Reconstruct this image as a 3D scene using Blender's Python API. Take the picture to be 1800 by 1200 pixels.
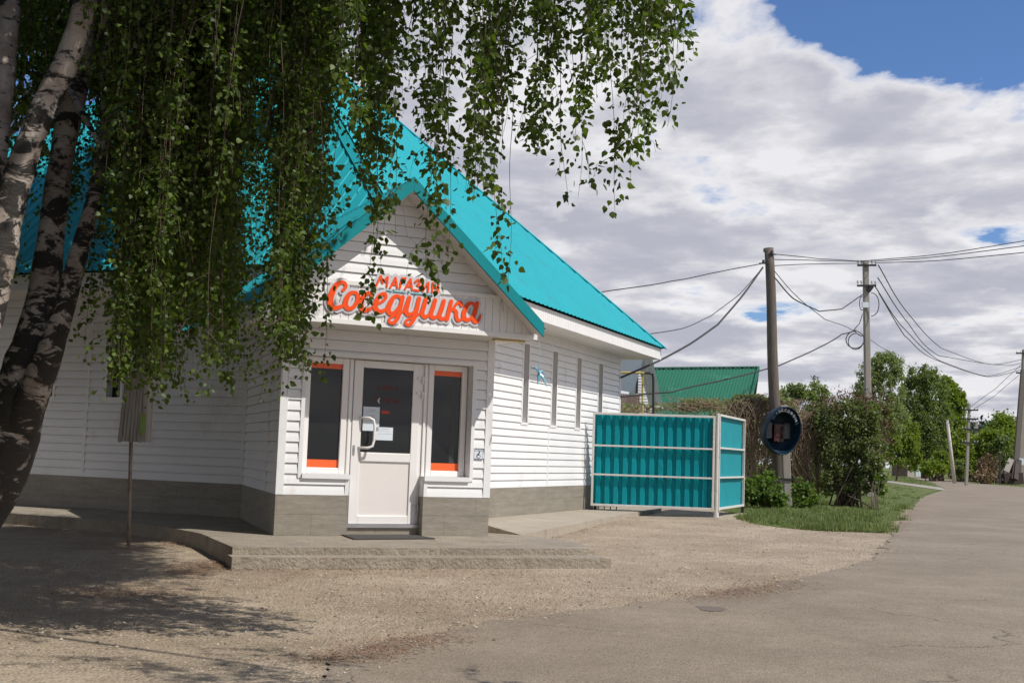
import bpy, math, random
import numpy as np
from mathutils import Vector
random.seed(7); rng = np.random.default_rng(7)
for o in list(bpy.data.objects): bpy.data.objects.remove(o)
S = bpy.context.scene
# ------------------------------------------------------------ camera
FPX, PITCH, ROLL, CH = 2100.0, .0943, .0349, 1.35
cp, sp = math.cos(PITCH), math.sin(PITCH)
FW = np.array([0, cp, sp]); R0 = np.array([1., 0, 0]); U0 = np.cross(R0, FW)
RI = math.cos(ROLL)*R0 + math.sin(ROLL)*U0
UP = -math.sin(ROLL)*R0 + math.cos(ROLL)*U0
cam = bpy.data.cameras.new('camera'); camo = bpy.data.objects.new('camera', cam); S.collection.objects.link(camo)
from mathutils import Matrix
camo.matrix_world = Matrix([[RI[0], UP[0], -FW[0], 0], [RI[1], UP[1], -FW[1], 0], [RI[2], UP[2], -FW[2], CH], [0, 0, 0, 1]])
cam.sensor_width = 36; cam.lens = FPX/1800*36; cam.clip_start = .1; cam.clip_end = 6000
S.camera = camo
S.render.resolution_x = 1024; S.render.resolution_y = 682
# ------------------------------------------------------------ light
SUN_AZ, SUN_EL = math.radians(119), math.radians(51.5)
sunv = Vector((math.sin(SUN_AZ)*math.cos(SUN_EL), math.cos(SUN_AZ)*math.cos(SUN_EL), math.sin(SUN_EL)))
sl = bpy.data.lights.new('sun', 'SUN'); sl.energy = 4.3; sl.angle = math.radians(.5); sl.color = (1, .95, .87)
so = bpy.data.objects.new('sun', sl); S.collection.objects.link(so); so.rotation_euler = sunv.to_track_quat('Z', 'Y').to_euler()
so.location = (0, 0, 30)
W = bpy.data.worlds.new('World'); S.world = W; W.use_nodes = True
nt = W.node_tree; nt.nodes.clear(); N = nt.nodes.new; L = nt.links.new
def math_node(nt, op, a, b=None, c=None, clamp=False):
    n = nt.nodes.new('ShaderNodeMath'); n.operation = op; n.use_clamp = clamp
    for i, v in enumerate((a, b, c)):
        if v is None: continue
        if isinstance(v, (int, float)): n.inputs[i].default_value = v
        else: nt.links.new(v, n.inputs[i])
    return n.outputs[0]
def ramp(nt, fac, stops):
    n = nt.nodes.new('ShaderNodeValToRGB'); e = n.color_ramp.elements
    while len(e) > 1: e.remove(e[-1])
    for i, (p, c) in enumerate(stops):
        if not hasattr(c, '__len__'): c = (c, c, c)
        x = e[0] if i == 0 else e.new(p)
        x.position = p; x.color = (*c[:3], 1)
    nt.links.new(fac, n.inputs[0]); return n.outputs[0]
def noise(nt, vec, scale, detail=4, rough=.55, dist=0):
    n = nt.nodes.new('ShaderNodeTexNoise'); n.inputs['Scale'].default_value = scale
    n.inputs['Detail'].default_value = detail; n.inputs['Roughness'].default_value = rough; n.inputs['Distortion'].default_value = dist
    if vec is not None: nt.links.new(vec, n.inputs['Vector'])
    return n.outputs['Fac']
def mixc(nt, fac, a, b, mode='MIX'):
    n = nt.nodes.new('ShaderNodeMix'); n.data_type = 'RGBA'; n.blend_type = mode
    for i, v in ((0, fac), (6, a), (7, b)):
        if isinstance(v, (int, float)): n.inputs[i].default_value = v
        elif hasattr(v, '__len__'): n.inputs[i].default_value = (*v[:3], 1)
        else: nt.links.new(v, n.inputs[i])
    return n.outputs[2]
def mapping(nt, vec, scale=(1, 1, 1), loc=(0, 0, 0)):
    n = nt.nodes.new('ShaderNodeMapping'); n.inputs['Scale'].default_value = scale; n.inputs['Location'].default_value = loc
    nt.links.new(vec, n.inputs['Vector']); return n.outputs[0]
sky = N('ShaderNodeTexSky'); sky.sky_type = 'NISHITA'; sky.sun_disc = False
sky.sun_elevation = SUN_EL; sky.sun_rotation = SUN_AZ; sky.air_density = 1.0; sky.dust_density = .6; sky.ozone_density = 2.0
tc = N('ShaderNodeTexCoord'); sx = N('ShaderNodeSeparateXYZ'); L(tc.outputs['Generated'], sx.inputs[0])
zz = math_node(nt, 'ADD', math_node(nt, 'MAXIMUM', sx.outputs[2], 0.0), .13)
cv = N('ShaderNodeCombineXYZ')
L(math_node(nt, 'DIVIDE', sx.outputs[0], zz), cv.inputs[0]); L(math_node(nt, 'DIVIDE', sx.outputs[1], zz), cv.inputs[1])
n1 = noise(nt, mapping(nt, cv.outputs[0], (1.0, .75, 1), (3.1, 1.7, 0)), 1.9, 12, .56, .12)
n2 = noise(nt, mapping(nt, cv.outputs[0], (1, 1.0, 1), (7.3, 2.2, 4)), 2.6, 10, .56, .15)
# a clear patch of sky above the road end of the street
def ray(px, py):
    d = FW*FPX + RI*(px-900) - UP*(py-600); return d/np.linalg.norm(d)
def patch(px, py, sharp, amt):
    d = ray(px, py); v = N('ShaderNodeVectorMath'); v.operation = 'DOT_PRODUCT'
    L(tc.outputs['Generated'], v.inputs[0]); v.inputs[1].default_value = d
    return math_node(nt, 'MULTIPLY', math_node(nt, 'POWER', math_node(nt, 'MAXIMUM', v.outputs['Value'], 0.0), sharp), amt)
hole = math_node(nt, 'ADD', math_node(nt, 'ADD', patch(1560, 10, 420, .30), patch(1760, 70, 420, .26)), patch(1480, 205, 2200, .12))
hole = math_node(nt, 'ADD', hole, patch(90, 180, 250, .22))
hole = math_node(nt, 'ADD', hole, math_node(nt, 'ADD', patch(1290, 345, 3000, .06), patch(1700, 570, 2500, .06)))
high = math_node(nt, 'MULTIPLY', math_node(nt, 'MAXIMUM', math_node(nt, 'SUBTRACT', sx.outputs[2], .42), 0.0), .9)
dens = math_node(nt, 'SUBTRACT', math_node(nt, 'SUBTRACT', math_node(nt, 'ADD', n1, .13), hole), high)
mask = ramp(nt, dens, [(.47, 0), (.492, .5), (.53, 1)])
shade = math_node(nt, 'SUBTRACT', n2, math_node(nt, 'MULTIPLY', math_node(nt, 'SUBTRACT', n1, .5), .35))
ccol = ramp(nt, shade, [(.38, (.47, .48, .56)), (.46, (.54, .545, .62)), (.53, (.66, .66, .71)), (.60, (.84, .83, .86))])
ccol = mixc(nt, ramp(nt, dens, [(.49, 1), (.60, 0)]), ccol, (.90, .89, .91))
b1 = N('ShaderNodeBackground'); b1.inputs[1].default_value = .10; L(mixc(nt, 1.0, sky.outputs[0], (.70, .90, 1.22), 'MULTIPLY'), b1.inputs[0])
b2 = N('ShaderNodeBackground'); b2.inputs[1].default_value = 1.0; L(ccol, b2.inputs[0])
mx = N('ShaderNodeMixShader'); L(mask, mx.inputs[0]); L(b1.outputs[0], mx.inputs[1]); L(b2.outputs[0], mx.inputs[2])
wo = N('ShaderNodeOutputWorld'); L(mx.outputs[0], wo.inputs[0])
S.view_settings.view_transform = 'Standard'; S.view_settings.look = 'None'; S.view_settings.exposure = 0; S.view_settings.gamma = 1
# ------------------------------------------------------------ helpers
COL = S.collection
ORG = {}
def nrm(v): v = np.asarray(v, float); return v/np.linalg.norm(v)
def V3(*a): return np.array(a, float)
ZU = V3(0, 0, 1)
def at(px, py, Y):
    d = ray(px, py); return d*Y/d[1] + V3(0, 0, CH)
def gz(px, py, z):
    d = ray(px, py); return d*(z-CH)/d[2] + V3(0, 0, CH)
GP = ([-50, 9, 13, 17, 23, 27, 35, 5000], [0, 0, .05, .10, .15, .18, .25, .25])
def gh(Y): return np.interp(Y, *GP)
def gp(px, py):
    z = .1
    for _ in range(12):
        p = gz(px, py, z); z = .5*z + .5*float(gh(p[1]))
    return p
def tag(o, label=None, cat=None, group=None, kind=None):
    if label: o['label'] = label
    if cat: o['category'] = cat
    if group: o['group'] = group
    if kind: o['kind'] = kind
    return o
def empty(name, loc, label, cat, group=None):
    o = bpy.data.objects.new(name, None); COL.objects.link(o); o.location = loc; o.empty_display_size = .2
    ORG[o] = V3(*loc); return tag(o, label, cat, group)
def link(name, me, mat, parent=None, org=None):
    o = bpy.data.objects.new(name, me); COL.objects.link(o)
    if mat is not None: me.materials.append(mat)
    if parent is not None: o.parent = parent
    ORG[o] = ORG[parent] if parent is not None else (V3(0, 0, 0) if org is None else org)
    if parent is None: o.location = ORG[o]
    return o
class MB:
    def __init__(s): s.v = []; s.f = []; s.sm = False
    def add(s, vs, fs):
        n = len(s.v); s.v += [tuple(map(float, p)) for p in vs]; s.f += [tuple(i+n for i in f) for f in fs]; return s
    def quad(s, a, b, c, d): return s.add([a, b, c, d], [(0, 1, 2, 3)])
    def box8(s, p):  # 8 points: bottom 4 ccw, top 4
        return s.add(p, [(3, 2, 1, 0), (4, 5, 6, 7), (0, 1, 5, 4), (1, 2, 6, 5), (2, 3, 7, 6), (3, 0, 4, 7)])
    def fbox(s, fr, s0, s1, d0, d1, z0, z1):  # box in a wall frame
        return s.box8([fr(s0, d1, z0), fr(s1, d1, z0), fr(s1, d0, z0), fr(s0, d0, z0), fr(s0, d1, z1), fr(s1, d1, z1), fr(s1, d0, z1), fr(s0, d0, z1)])
    def prism(s, poly, n, t):  # planar polygon extruded by vector
        poly = [np.asarray(p, float) for p in poly]; e = np.asarray(n, float)*t; k = len(poly)
        vs = poly + [p+e for p in poly]
        fs = [tuple(range(k))[::-1], tuple(range(k, 2*k))] + [(i, (i+1) % k, (i+1) % k+k, i+k) for i in range(k)]
        return s.add(vs, fs)
    def tube(s, pts, rad, n=8, cap=True):
        pts = [np.asarray(p, float) for p in pts]; m = len(pts)
        if not hasattr(rad, '__len__'): rad = [rad]*m
        vs = []; prev = None
        for i, p in enumerate(pts):
            t = nrm(pts[min(i+1, m-1)]-pts[max(i-1, 0)])
            if prev is None:
                a = nrm(np.cross(t, ZU if abs(t[2]) < .9 else V3(1, 0, 0)))
            else:
                a = prev - t*(prev@t); a = nrm(a)
            prev = a; b = np.cross(t, a)
            for k in range(n):
                w = 2*math.pi*k/n; vs.append(p + rad[i]*(a*math.cos(w)+b*math.sin(w)))
        fs = [(i*n+k, i*n+(k+1) % n, (i+1)*n+(k+1) % n, (i+1)*n+k) for i in range(m-1) for k in range(n)]
        if cap: fs += [tuple(range(n))[::-1], tuple((m-1)*n+k for k in range(n))]
        return s.add(vs, fs)
    def bar(s, a, b, w, h, up=ZU):
        a = np.asarray(a, float); b = np.asarray(b, float); t = nrm(b-a); x = np.cross(t, up)
        x = nrm(x) if np.linalg.norm(x) > 1e-6 else V3(1, 0, 0)
        y = np.cross(x, t); x = x*w/2; y = y*h/2
        return s.box8([a-x-y, a+x-y, b+x-y, b-x-y, a-x+y, a+x+y, b+x+y, b-x+y])
    def build(s, name, mat, parent=None, org=None, smooth=False, bevel=0):
        og = ORG[parent] if parent is not None else (V3(0, 0, 0) if org is None else np.asarray(org, float))
        me = bpy.data.meshes.new(name)
        v = np.array(s.v)-og
        me.from_pydata(v.tolist(), [], s.f); me.update()
        if smooth: me.polygons.foreach_set('use_smooth', [True]*len(me.polygons))
        o = link(name, me, mat, parent, og)
        if bevel:
            b = o.modifiers.new('bevel', 'BEVEL'); b.width = bevel; b.segments = 2; b.limit_method = 'ANGLE'
        return o
def fastmesh(name, v, f, mat, parent=None, rnd=None, smooth=False, org=None):
    og = ORG[parent] if parent is not None else (V3(0, 0, 0) if org is None else np.asarray(org, float))
    me = bpy.data.meshes.new(name); v = np.asarray(v, float)-og; f = np.asarray(f, np.int32); m, k = f.shape
    me.vertices.add(len(v)); me.vertices.foreach_set('co', v.ravel())
    me.loops.add(m*k); me.loops.foreach_set('vertex_index', f.ravel())
    me.polygons.add(m); me.polygons.foreach_set('loop_start', np.arange(0, m*k, k)); 
    try: me.polygons.foreach_set('loop_total', np.full(m, k))
    except Exception: pass
    me.update(calc_edges=True)
    if rnd is not None:
        a = me.attributes.new('rnd', 'FLOAT', 'POINT'); a.data.foreach_set('value', np.asarray(rnd, np.float32))
    if smooth: me.polygons.foreach_set('use_smooth', [True]*m)
    me.validate()
    return link(name, me, mat, parent, og)
# ------------------------------------------------------------ materials
def newmat(name):
    m = bpy.data.materials.new(name); m.use_nodes = True; nt = m.node_tree
    return m, nt, nt.nodes['Principled BSDF']
def M(name, col, rough=.6, var=.12, vs=6, bump=0, bs=40, metal=0, spec=.5, stretch=(1, 1, 1), dirt=None, coat=0):
    m, nt, b = newmat(name)
    t = nt.nodes.new('ShaderNodeTexCoord'); c = mapping(nt, t.outputs['Object'], stretch)
    f = noise(nt, c, vs, 6, .6); f2 = noise(nt, c, vs*9, 4, .6)
    k = math_node(nt, 'ADD', math_node(nt, 'MULTIPLY', f, .7), math_node(nt, 'MULTIPLY', f2, .3))
    lo = tuple(x*(1-var) for x in col); hi = tuple(min(1, x*(1+var)) for x in col)
    cc = ramp(nt, k, [(.32, lo), (.68, hi)])
    if dirt:
        dcol, dsc, thr = dirt
        dn = noise(nt, mapping(nt, t.outputs['Object'], (1, 1, .6), (5, 3, 1)), dsc, 8, .68)
        cc = mixc(nt, ramp(nt, dn, [(thr, 0), (thr+.14, 1)]), cc, dcol)
    nt.links.new(cc, b.inputs['Base Color']); b.inputs['Roughness'].default_value = rough; b.inputs['Metallic'].default_value = metal
    b.inputs['Specular IOR Level'].default_value = spec; b.inputs['Coat Weight'].default_value = coat
    if bump:
        bp = nt.nodes.new('ShaderNodeBump'); bp.inputs['Strength'].default_value = bump; bp.inputs['Distance'].default_value = .01
        nt.links.new(noise(nt, c, bs, 6, .65), bp.inputs['Height']); nt.links.new(bp.outputs[0], b.inputs['Normal'])
    return m
def leafmat(name, c1, c2, c3, trans=.35, rough=.5):
    m, nt, b = newmat(name)
    a = nt.nodes.new('ShaderNodeAttribute'); a.attribute_name = 'rnd'
    cc = ramp(nt, a.outputs['Fac'], [(0, c1), (.5, c2), (1, c3)])
    nt.links.new(cc, b.inputs['Base Color']); b.inputs['Roughness'].default_value = rough; b.inputs['Specular IOR Level'].default_value = .35
    tr = nt.nodes.new('ShaderNodeBsdfTranslucent'); nt.links.new(mixc(nt, 1.0, cc, (1.5, 1.7, .6), 'MULTIPLY'), tr.inputs[0])
    mx = nt.nodes.new('ShaderNodeMixShader'); mx.inputs[0].default_value = trans
    nt.links.new(b.outputs[0], mx.inputs[1]); nt.links.new(tr.outputs[0], mx.inputs[2])
    nt.links.new(mx.outputs[0], nt.nodes['Material Output'].inputs[0]); return m
m_siding = M('white_vinyl', (.76, .765, .77), .42, .05, 1.2, bump=.03, bs=60, dirt=((.62, .59, .54), 1.6, .58))
m_trim = M('white_trim', (.80, .79, .78), .4, .03, 3, dirt=((.62, .60, .55), 3, .64))
m_pvc = M('white_pvc', (.80, .78, .765), .3, .02, 3)
m_panel = M('cream_pvc_panel', (.76, .715, .69), .33, .03, 1.5)
m_soffit = M('white_soffit', (.70, .685, .66), .5, .05, 2)
m_teal = M('teal_roof_paint', (.022, .345, .395), .6, .05, .8, spec=.12, dirt=((.045, .27, .30), 2.2, .57))
m_teald = M('teal_trim_paint', (.008, .24, .27), .55, .08, 2, spec=.15)
m_gate = M('teal_gate_sheet', (.005, .25, .29), .6, .16, 2.5, spec=.12, dirt=((.01, .14, .16), 3, .60))
m_gframe = M('chipped_cream_paint', (.62, .60, .56), .55, .08, 5, dirt=((.22, .11, .06), 9, .60))
m_glass = M('dark_window_glass', (.010, .011, .010), .06, .2, 2, spec=.5)
m_orange = M('orange_film', (.85, .13, .03), .4, .04, 4)
m_letter = M('orange_acrylic', (.92, .095, .018), .5, .02, 4, spec=.15)
m_plate = M('white_acrylic_plate', (.60, .60, .63), .35, .02, 4)
m_blue = M('small_teal_print', (.05, .42, .5), .4, .05, 4)
m_steel = M('worn_steel', (.52, .52, .53), .32, .12, 8, metal=.8)
m_mat = M('grey_rubber_mat', (.055, .052, .05), .9, .25, 20, bump=.6, bs=160)
m_paper = M('white_paper', (.66, .72, .78), .7, .02, 8)
m_ink = M('grey_ink', (.18, .19, .22), .7, .05, 8)
m_redink = M('faded_red_print', (.11, .012, .008), .6, .2, 20)
m_conc = M('weathered_concrete', (.35, .305, .24), .9, .16, 2.2, bump=.7, bs=26, dirt=((.26, .20, .14), 2.4, .60))
m_conc2 = M('crumbling_concrete', (.33, .285, .225), .92, .22, 2.6, bump=1, bs=24, dirt=((.22, .17, .12), 3.2, .56))
m_conc2.node_tree.nodes['Bump'].inputs['Distance'].default_value = .035
m_poleconc = M('pole_concrete', (.30, .275, .24), .9, .15, 1.5, bump=.4, bs=30, stretch=(6, 6, 1))
m_wood = M('grey_weathered_wood', (.125, .10, .082), .85, .35, 3, bump=.9, bs=14, stretch=(10, 10, .7))
m_boxwood = M('silvery_box_boards', (.36, .33, .29), .85, .35, 3, bump=.9, bs=14, stretch=(10, 10, .7))
m_dwood = M('dark_brown_wood', (.05, .035, .028), .8, .3, 3, bump=.5, bs=14, stretch=(6, 6, .8))
m_lwood = M('bare_board_wood', (.52, .47, .42), .8, .15, 4, bump=.4, bs=20)
m_green = M('green_roof_sheet', (.012, .135, .075), .7, .10, 1.0, dirt=((.05, .22, .14), 1.2, .58))
m_greysheet = M('pale_grey_roof_sheet', (.42, .46, .50), .5, .06, 1.5)
m_black = M('black_paint', (.02, .019, .018), .5, .2, 6)
m_yellow = M('yellow_gas_paint', (.50, .38, .10), .5, .12, 8)
m_wire = M('cable_black', (.03, .03, .03), .6, .1, 8)
m_booth = M('dark_blue_plastic', (.006, .024, .045), .45, .25, 5, spec=.3, dirt=((.03, .035, .04), 5, .58))
m_phone = M('red_phone_paint', (.055, .010, .009), .4, .15, 8)
m_boothglass = M('grey_booth_panel', (.035, .045, .05), .25, .1, 5)
m_white = M('white_lettering', (.75, .77, .8), .5, .03, 8)
m_lime = M('lime_green_paint', (.26, .38, .10), .6, .25, 20)
m_ceram = M('insulator_ceramic', (.5, .5, .48), .3, .1, 5)
m_twig = M('birch_twig', (.10, .065, .05), .8, .3, 10)
m_vine = M('dry_vine_stem', (.25, .18, .125), .9, .35, 4)
m_stem = M('shrub_stem', (.095, .07, .05), .9, .3, 4)
m_pebble = None
m_needle = M('dry_orange_litter', (.27, .165, .10), .9, .3, 4)
m_leaf = leafmat('birch_leaf', (.036, .062, .010), (.075, .115, .017), (.17, .225, .05), .40)
m_lilac = leafmat('lilac_leaf', (.095, .12, .05), (.155, .185, .075), (.22, .25, .12), .4)
m_bud = leafmat('reddish_buds', (.09, .04, .035), (.13, .065, .05), (.17, .10, .07), .15)
m_bush = leafmat('fresh_bush_leaf', (.07, .115, .025), (.12, .19, .04), (.18, .26, .06), .38)
m_far1 = leafmat('pale_birch_leaf', (.15, .18, .08), (.21, .25, .11), (.28, .32, .17), .45)
m_far2 = leafmat('deep_green_leaf', (.11, .14, .055), (.165, .205, .075), (.22, .265, .11), .5)
m_far3 = leafmat('bright_green_leaf', (.13, .17, .03), (.19, .245, .04), (.26, .32, .07), .45)
m_spruce = leafmat('spruce_needles', (.02, .045, .02), (.035, .07, .025), (.06, .10, .03), .1)
m_dry = leafmat('dry_brown_leaf', (.13, .08, .05), (.22, .15, .10), (.34, .25, .17), .15, .8)
m_grass = leafmat('grass_blades', (.10, .14, .04), (.16, .205, .065), (.26, .26, .12), .2, .7)
m_pebble = leafmat('pebbles', (.15, .115, .08), (.35, .28, .205), (.50, .43, .34), 0, .9)
m_hill = leafmat('far_forest', (.02, .04, .025), (.03, .06, .03), (.045, .08, .035), .1)
# plinth: horizontal grained porcelain tiles with thin joints
def tilemat():
    m, nt, b = newmat('grained_plinth_tile')
    t = nt.nodes.new('ShaderNodeTexCoord'); uv = t.outputs['UV']
    f = noise(nt, mapping(nt, uv, (3, 60, 1)), 3, 8, .65); g = noise(nt, mapping(nt, uv, (1, 7, 1)), 2, 4, .6)
    k = math_node(nt, 'ADD', math_node(nt, 'MULTIPLY', f, .65), math_node(nt, 'MULTIPLY', g, .35))
    c = ramp(nt, k, [(.34, (.165, .145, .115)), (.52, (.27, .245, .20)), (.66, (.36, .33, .28))])
    br = nt.nodes.new('ShaderNodeTexBrick'); nt.links.new(uv, br.inputs[0]); br.offset = .5
    br.inputs['Scale'].default_value = 1; br.inputs['Brick Width'].default_value = .9; br.inputs['Row Height'].default_value = .26
    br.inputs['Mortar Size'].default_value = .003; br.inputs[1].default_value = (1, 1, 1, 1); br.inputs[2].default_value = (.93, .93, .93, 1); br.inputs[3].default_value = (.62, .6, .58, 1)
    nt.links.new(mixc(nt, 1.0, c, br.outputs[0], 'MULTIPLY'), b.inputs['Base Color']); b.inputs['Roughness'].default_value = .55
    bp = nt.nodes.new('ShaderNodeBump'); bp.inputs['Strength'].default_value = .4; bp.inputs['Distance'].default_value = .004
    nt.links.new(f, bp.inputs['Height']); nt.links.new(bp.outputs[0], b.inputs['Normal']); return m
m_tile = tilemat()
# birch bark: pale, with black horizontal scars and rough dark patches that grow towards the root
def barkmat():
    m, nt, b = newmat('birch_bark')
    t = nt.nodes.new('ShaderNodeTexCoord'); c = t.outputs['Object']
    a = noise(nt, mapping(nt, c, (2.0, 2.0, 3.2)), 2.6, 9, .68, .6); s = noise(nt, mapping(nt, c, (3, 3, 26)), 2.0, 5, .6)
    sx = nt.nodes.new('ShaderNodeSeparateXYZ'); nt.links.new(c, sx.inputs[0])
    low = math_node(nt, 'MULTIPLY', math_node(nt, 'SUBTRACT', 3.0, sx.outputs[2]), .038)
    low = math_node(nt, 'MAXIMUM', low, -.03)
    k = math_node(nt, 'ADD', a, low)
    base = ramp(nt, noise(nt, c, 3, 5, .6), [(.35, (.27, .21, .17)), (.6, (.48, .42, .37))])
    c1 = mixc(nt, ramp(nt, k, [(.48, 0), (.53, 1)]), base, (.028, .024, .02))
    c2 = mixc(nt, ramp(nt, s, [(.60, 0), (.66, .85)]), c1, (.06, .05, .045))
    nt.links.new(c2, b.inputs['Base Color']); b.inputs['Roughness'].default_value = .8
    bp = nt.nodes.new('ShaderNodeBump'); bp.inputs['Strength'].default_value = .9; bp.inputs['Distance'].default_value = .03
    nt.links.new(k, bp.inputs['Height']); nt.links.new(bp.outputs[0], b.inputs['Normal']); return m
m_bark = barkmat()
def groundmat(name, ca, cb, cc, fine, rust, rustthr, cracks=False, bumpd=.012, pat=None):
    m, nt, b = newmat(name)
    t = nt.nodes.new('ShaderNodeTexCoord'); c = t.outputs['Object']
    big = noise(nt, c, .55, 6, .6); mid = noise(nt, c, 3.5, 6, .65); fi = noise(nt, c, fine, 5, .75)
    vo = nt.nodes.new('ShaderNodeTexVoronoi'); vo.inputs['Scale'].default_value = fine*1.1; nt.links.new(c, vo.inputs['Vector'])
    k = math_node(nt, 'ADD', math_node(nt, 'MULTIPLY', big, .50), math_node(nt, 'ADD', math_node(nt, 'MULTIPLY', mid, .25), math_node(nt, 'MULTIPLY', fi, .25)))
    col = ramp(nt, k, [(.38, ca), (.50, cb), (.62, cc)])
    sp = ramp(nt, vo.outputs['Color'], [(.0, .5), (.35, .95), (.8, 1.05), (1, 1.4)])
    col = mixc(nt, .75, col, mixc(nt, 1.0, col, sp, 'MULTIPLY'))
    rn = math_node(nt, 'ADD', noise(nt, mapping(nt, c, (1, 1, 1), (4, 9, 0)), .9, 9, .72), math_node(nt, 'MULTIPLY', math_node(nt, 'SUBTRACT', mid, .5), .3))
    col = mixc(nt, ramp(nt, rn, [(rustthr, 0), (rustthr+.12, .8)]), col, rust)
    h = math_node(nt, 'ADD', fi, math_node(nt, 'ADD', math_node(nt, 'MULTIPLY', mid, .8), math_node(nt, 'MULTIPLY', vo.outputs['Distance'], -.9)))
    if cracks:
        nz = nt.nodes.new('ShaderNodeTexNoise'); nz.inputs['Scale'].default_value = 1.3; nz.inputs['Detail'].default_value = 6; nt.links.new(c, nz.inputs['Vector'])
        ad = nt.nodes.new('ShaderNodeVectorMath'); ad.operation = 'MULTIPLY_ADD'; nt.links.new(nz.outputs['Color'], ad.inputs[0]); ad.inputs[1].default_value = (1.3, 1.3, 0); nt.links.new(c, ad.inputs[2])
        v2 = nt.nodes.new('ShaderNodeTexVoronoi'); v2.feature = 'DISTANCE_TO_EDGE'; v2.inputs['Scale'].default_value = .28; nt.links.new(ad.outputs[0], v2.inputs['Vector'])
        g = noise(nt, mapping(nt, c, (1, 1, 1), (1, 2, 3)), .5, 3)
        cr = math_node(nt, 'MULTIPLY', ramp(nt, v2.outputs['Distance'], [(0, .9), (.0022, .6), (.004, 0)]), ramp(nt, g, [(.44, 0), (.54, .8)]))
        col = mixc(nt, cr, col, (.075, .06, .05)); h = math_node(nt, 'SUBTRACT', h, math_node(nt, 'MULTIPLY', cr, 1.2))
    nt.links.new(col, b.inputs['Base Color']); b.inputs['Roughness'].default_value = .92; b.inputs['Specular IOR Level'].default_value = .25
    bp = nt.nodes.new('ShaderNodeBump'); bp.inputs['Strength'].default_value = .8; bp.inputs['Distance'].default_value = bumpd
    nt.links.new(h, bp.inputs['Height']); nt.links.new(bp.outputs[0], b.inputs['Normal']); return m
m_gravel = groundmat('packed_gravel', (.275, .215, .148), (.385, .31, .225), (.50, .415, .31), 38, (.33, .19, .11), .61, bumpd=.02)
m_asph = groundmat('old_asphalt', (.215, .175, .132), (.258, .212, .162), (.315, .262, .202), 55, (.30, .235, .19), .66, cracks=True, bumpd=.006)
m_field = groundmat('rough_grass_ground', (.08, .11, .03), (.12, .155, .045), (.19, .19, .08), 20, (.24, .17, .10), .60, bumpd=.03)
m_lawn = groundmat('lawn_soil', (.09, .12, .035), (.125, .165, .05), (.19, .20, .08), 25, (.22, .15, .085), .62, bumpd=.03)
m_path = groundmat('concrete_path', (.30, .27, .235), (.36, .33, .285), (.42, .39, .34), 20, (.28, .21, .15), .66, bumpd=.01)
# ------------------------------------------------------------ building frame
AZR = .3944
def azv(a): return V3(math.sin(a), math.cos(a), 0)
dR = azv(AZR); dL = azv(AZR-math.pi/2); nR = -dL; nL = -dR
C0 = V3(-1.766, 17.2369, 0); LR = 11.16; LLn = 14.6
q = azv(1.1152); nq = azv(1.1152+math.pi/2); FL = V3(-2.8397, 14.8815, 0); FWD = 2.8745
ZB, ZP, ZS, ZF, OV = .262, .764, 3.688, 3.955, .7315
def frame(o, u, n): return lambda s, d, z: o + u*s + n*d + ZU*z
fF = frame(FL, q, nq); fR = frame(C0, dR, nR); fL_ = frame(C0, dL, nL)
def onp(P, u, n, px, py):
    dd = ray(px, py); e = V3(0, 0, CH); t = ((P-e)@n)/(dd@n); p = e+dd*t; return float((p-P)@u), float(p[2])
def fac(px, py, d=0): return onp(FL+nq*d, q, nq, px, py)
# ------------------------------------------------------------ ground
def strip(name, ys, xl, xr, dz, mat, nx=2):
    vs = []; fs = []
    for i, y in enumerate(ys):
        for k in range(nx): vs.append((xl[i]+(xr[i]-xl[i])*k/(nx-1), y, float(gh(y))+dz))
    for i in range(len(ys)-1):
        for k in range(nx-1): a = i*nx+k; fs.append((a, a+1, a+nx+1, a+nx))
    return fastmesh(name, vs, fs, mat)
ys = np.array([-60, -20, 0, 5, 9, 11, 13, 15, 17, 20, 23, 25, 27, 31, 35, 60, 120, 400, 1500, 5000.])
g = strip('ground', ys, np.full(len(ys), -4000.), np.full(len(ys), 4000.), 0, m_gravel, 3); tag(g, kind='structure')
ys = np.array([33, 35, 60, 120, 400, 1500, 4900.])
g = strip('field', ys, np.where(ys < 36, -60., -3900.), np.full(len(ys), 3900.), .004, m_field, 3); tag(g, kind='structure')
# road: left edge traced, ragged
E_ = [gp(*p) for p in [(572, 1195), (582, 1150), (650, 1136), (740, 1118), (880, 1092), (1070, 1068), (1250, 1046), (1400, 1019), (1500, 995), (1545, 975), (1563, 950), (1578, 925), (1600, 898), (1625, 872), (1663, 861), (1642, 849), (1602, 839), (1590, 836)]]
ey = np.array([p[1] for p in E_]); ex = np.array([p[0] for p in E_])
ORD = np.argsort(ey); ey = ey[ORD]; ex = ex[ORD]
R_ = [(-60, 60), (20, 60), (60, 45)] + [(p[1], p[0]) for p in (gp(1800, 856), gp(1720, 849.5), gp(1665, 842.5), gp(1600, 836.5))]
ry = np.array([a for a, b in R_]); rx = np.array([b for a, b in R_])
def roadL(y): return np.interp(y, ey, ex)
ys = np.concatenate([[-60, -10, 0, 4], np.arange(6.3, 30, .05), np.arange(30, 60, .4), np.arange(60, min(ey.max(), ry.max()), 1.)])
jit = np.cumsum(rng.normal(0, .03, len(ys))); jit -= np.convolve(jit, np.ones(25)/25, 'same'); 
xl = roadL(ys) + np.clip(jit, -.12, .12)*np.clip((ys-7.2)/2, 0, 1) + .012*rng.normal(0, 1, len(ys))*(ys > 7)
jit[:60] *= 0
xl[:3] = (-60, -8, -3.2); xl[3] = -1.6
g = strip('road', ys, xl, np.maximum(np.interp(ys, ry, rx), xl+.3), .014, m_asph, 2); tag(g, kind='structure')
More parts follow.
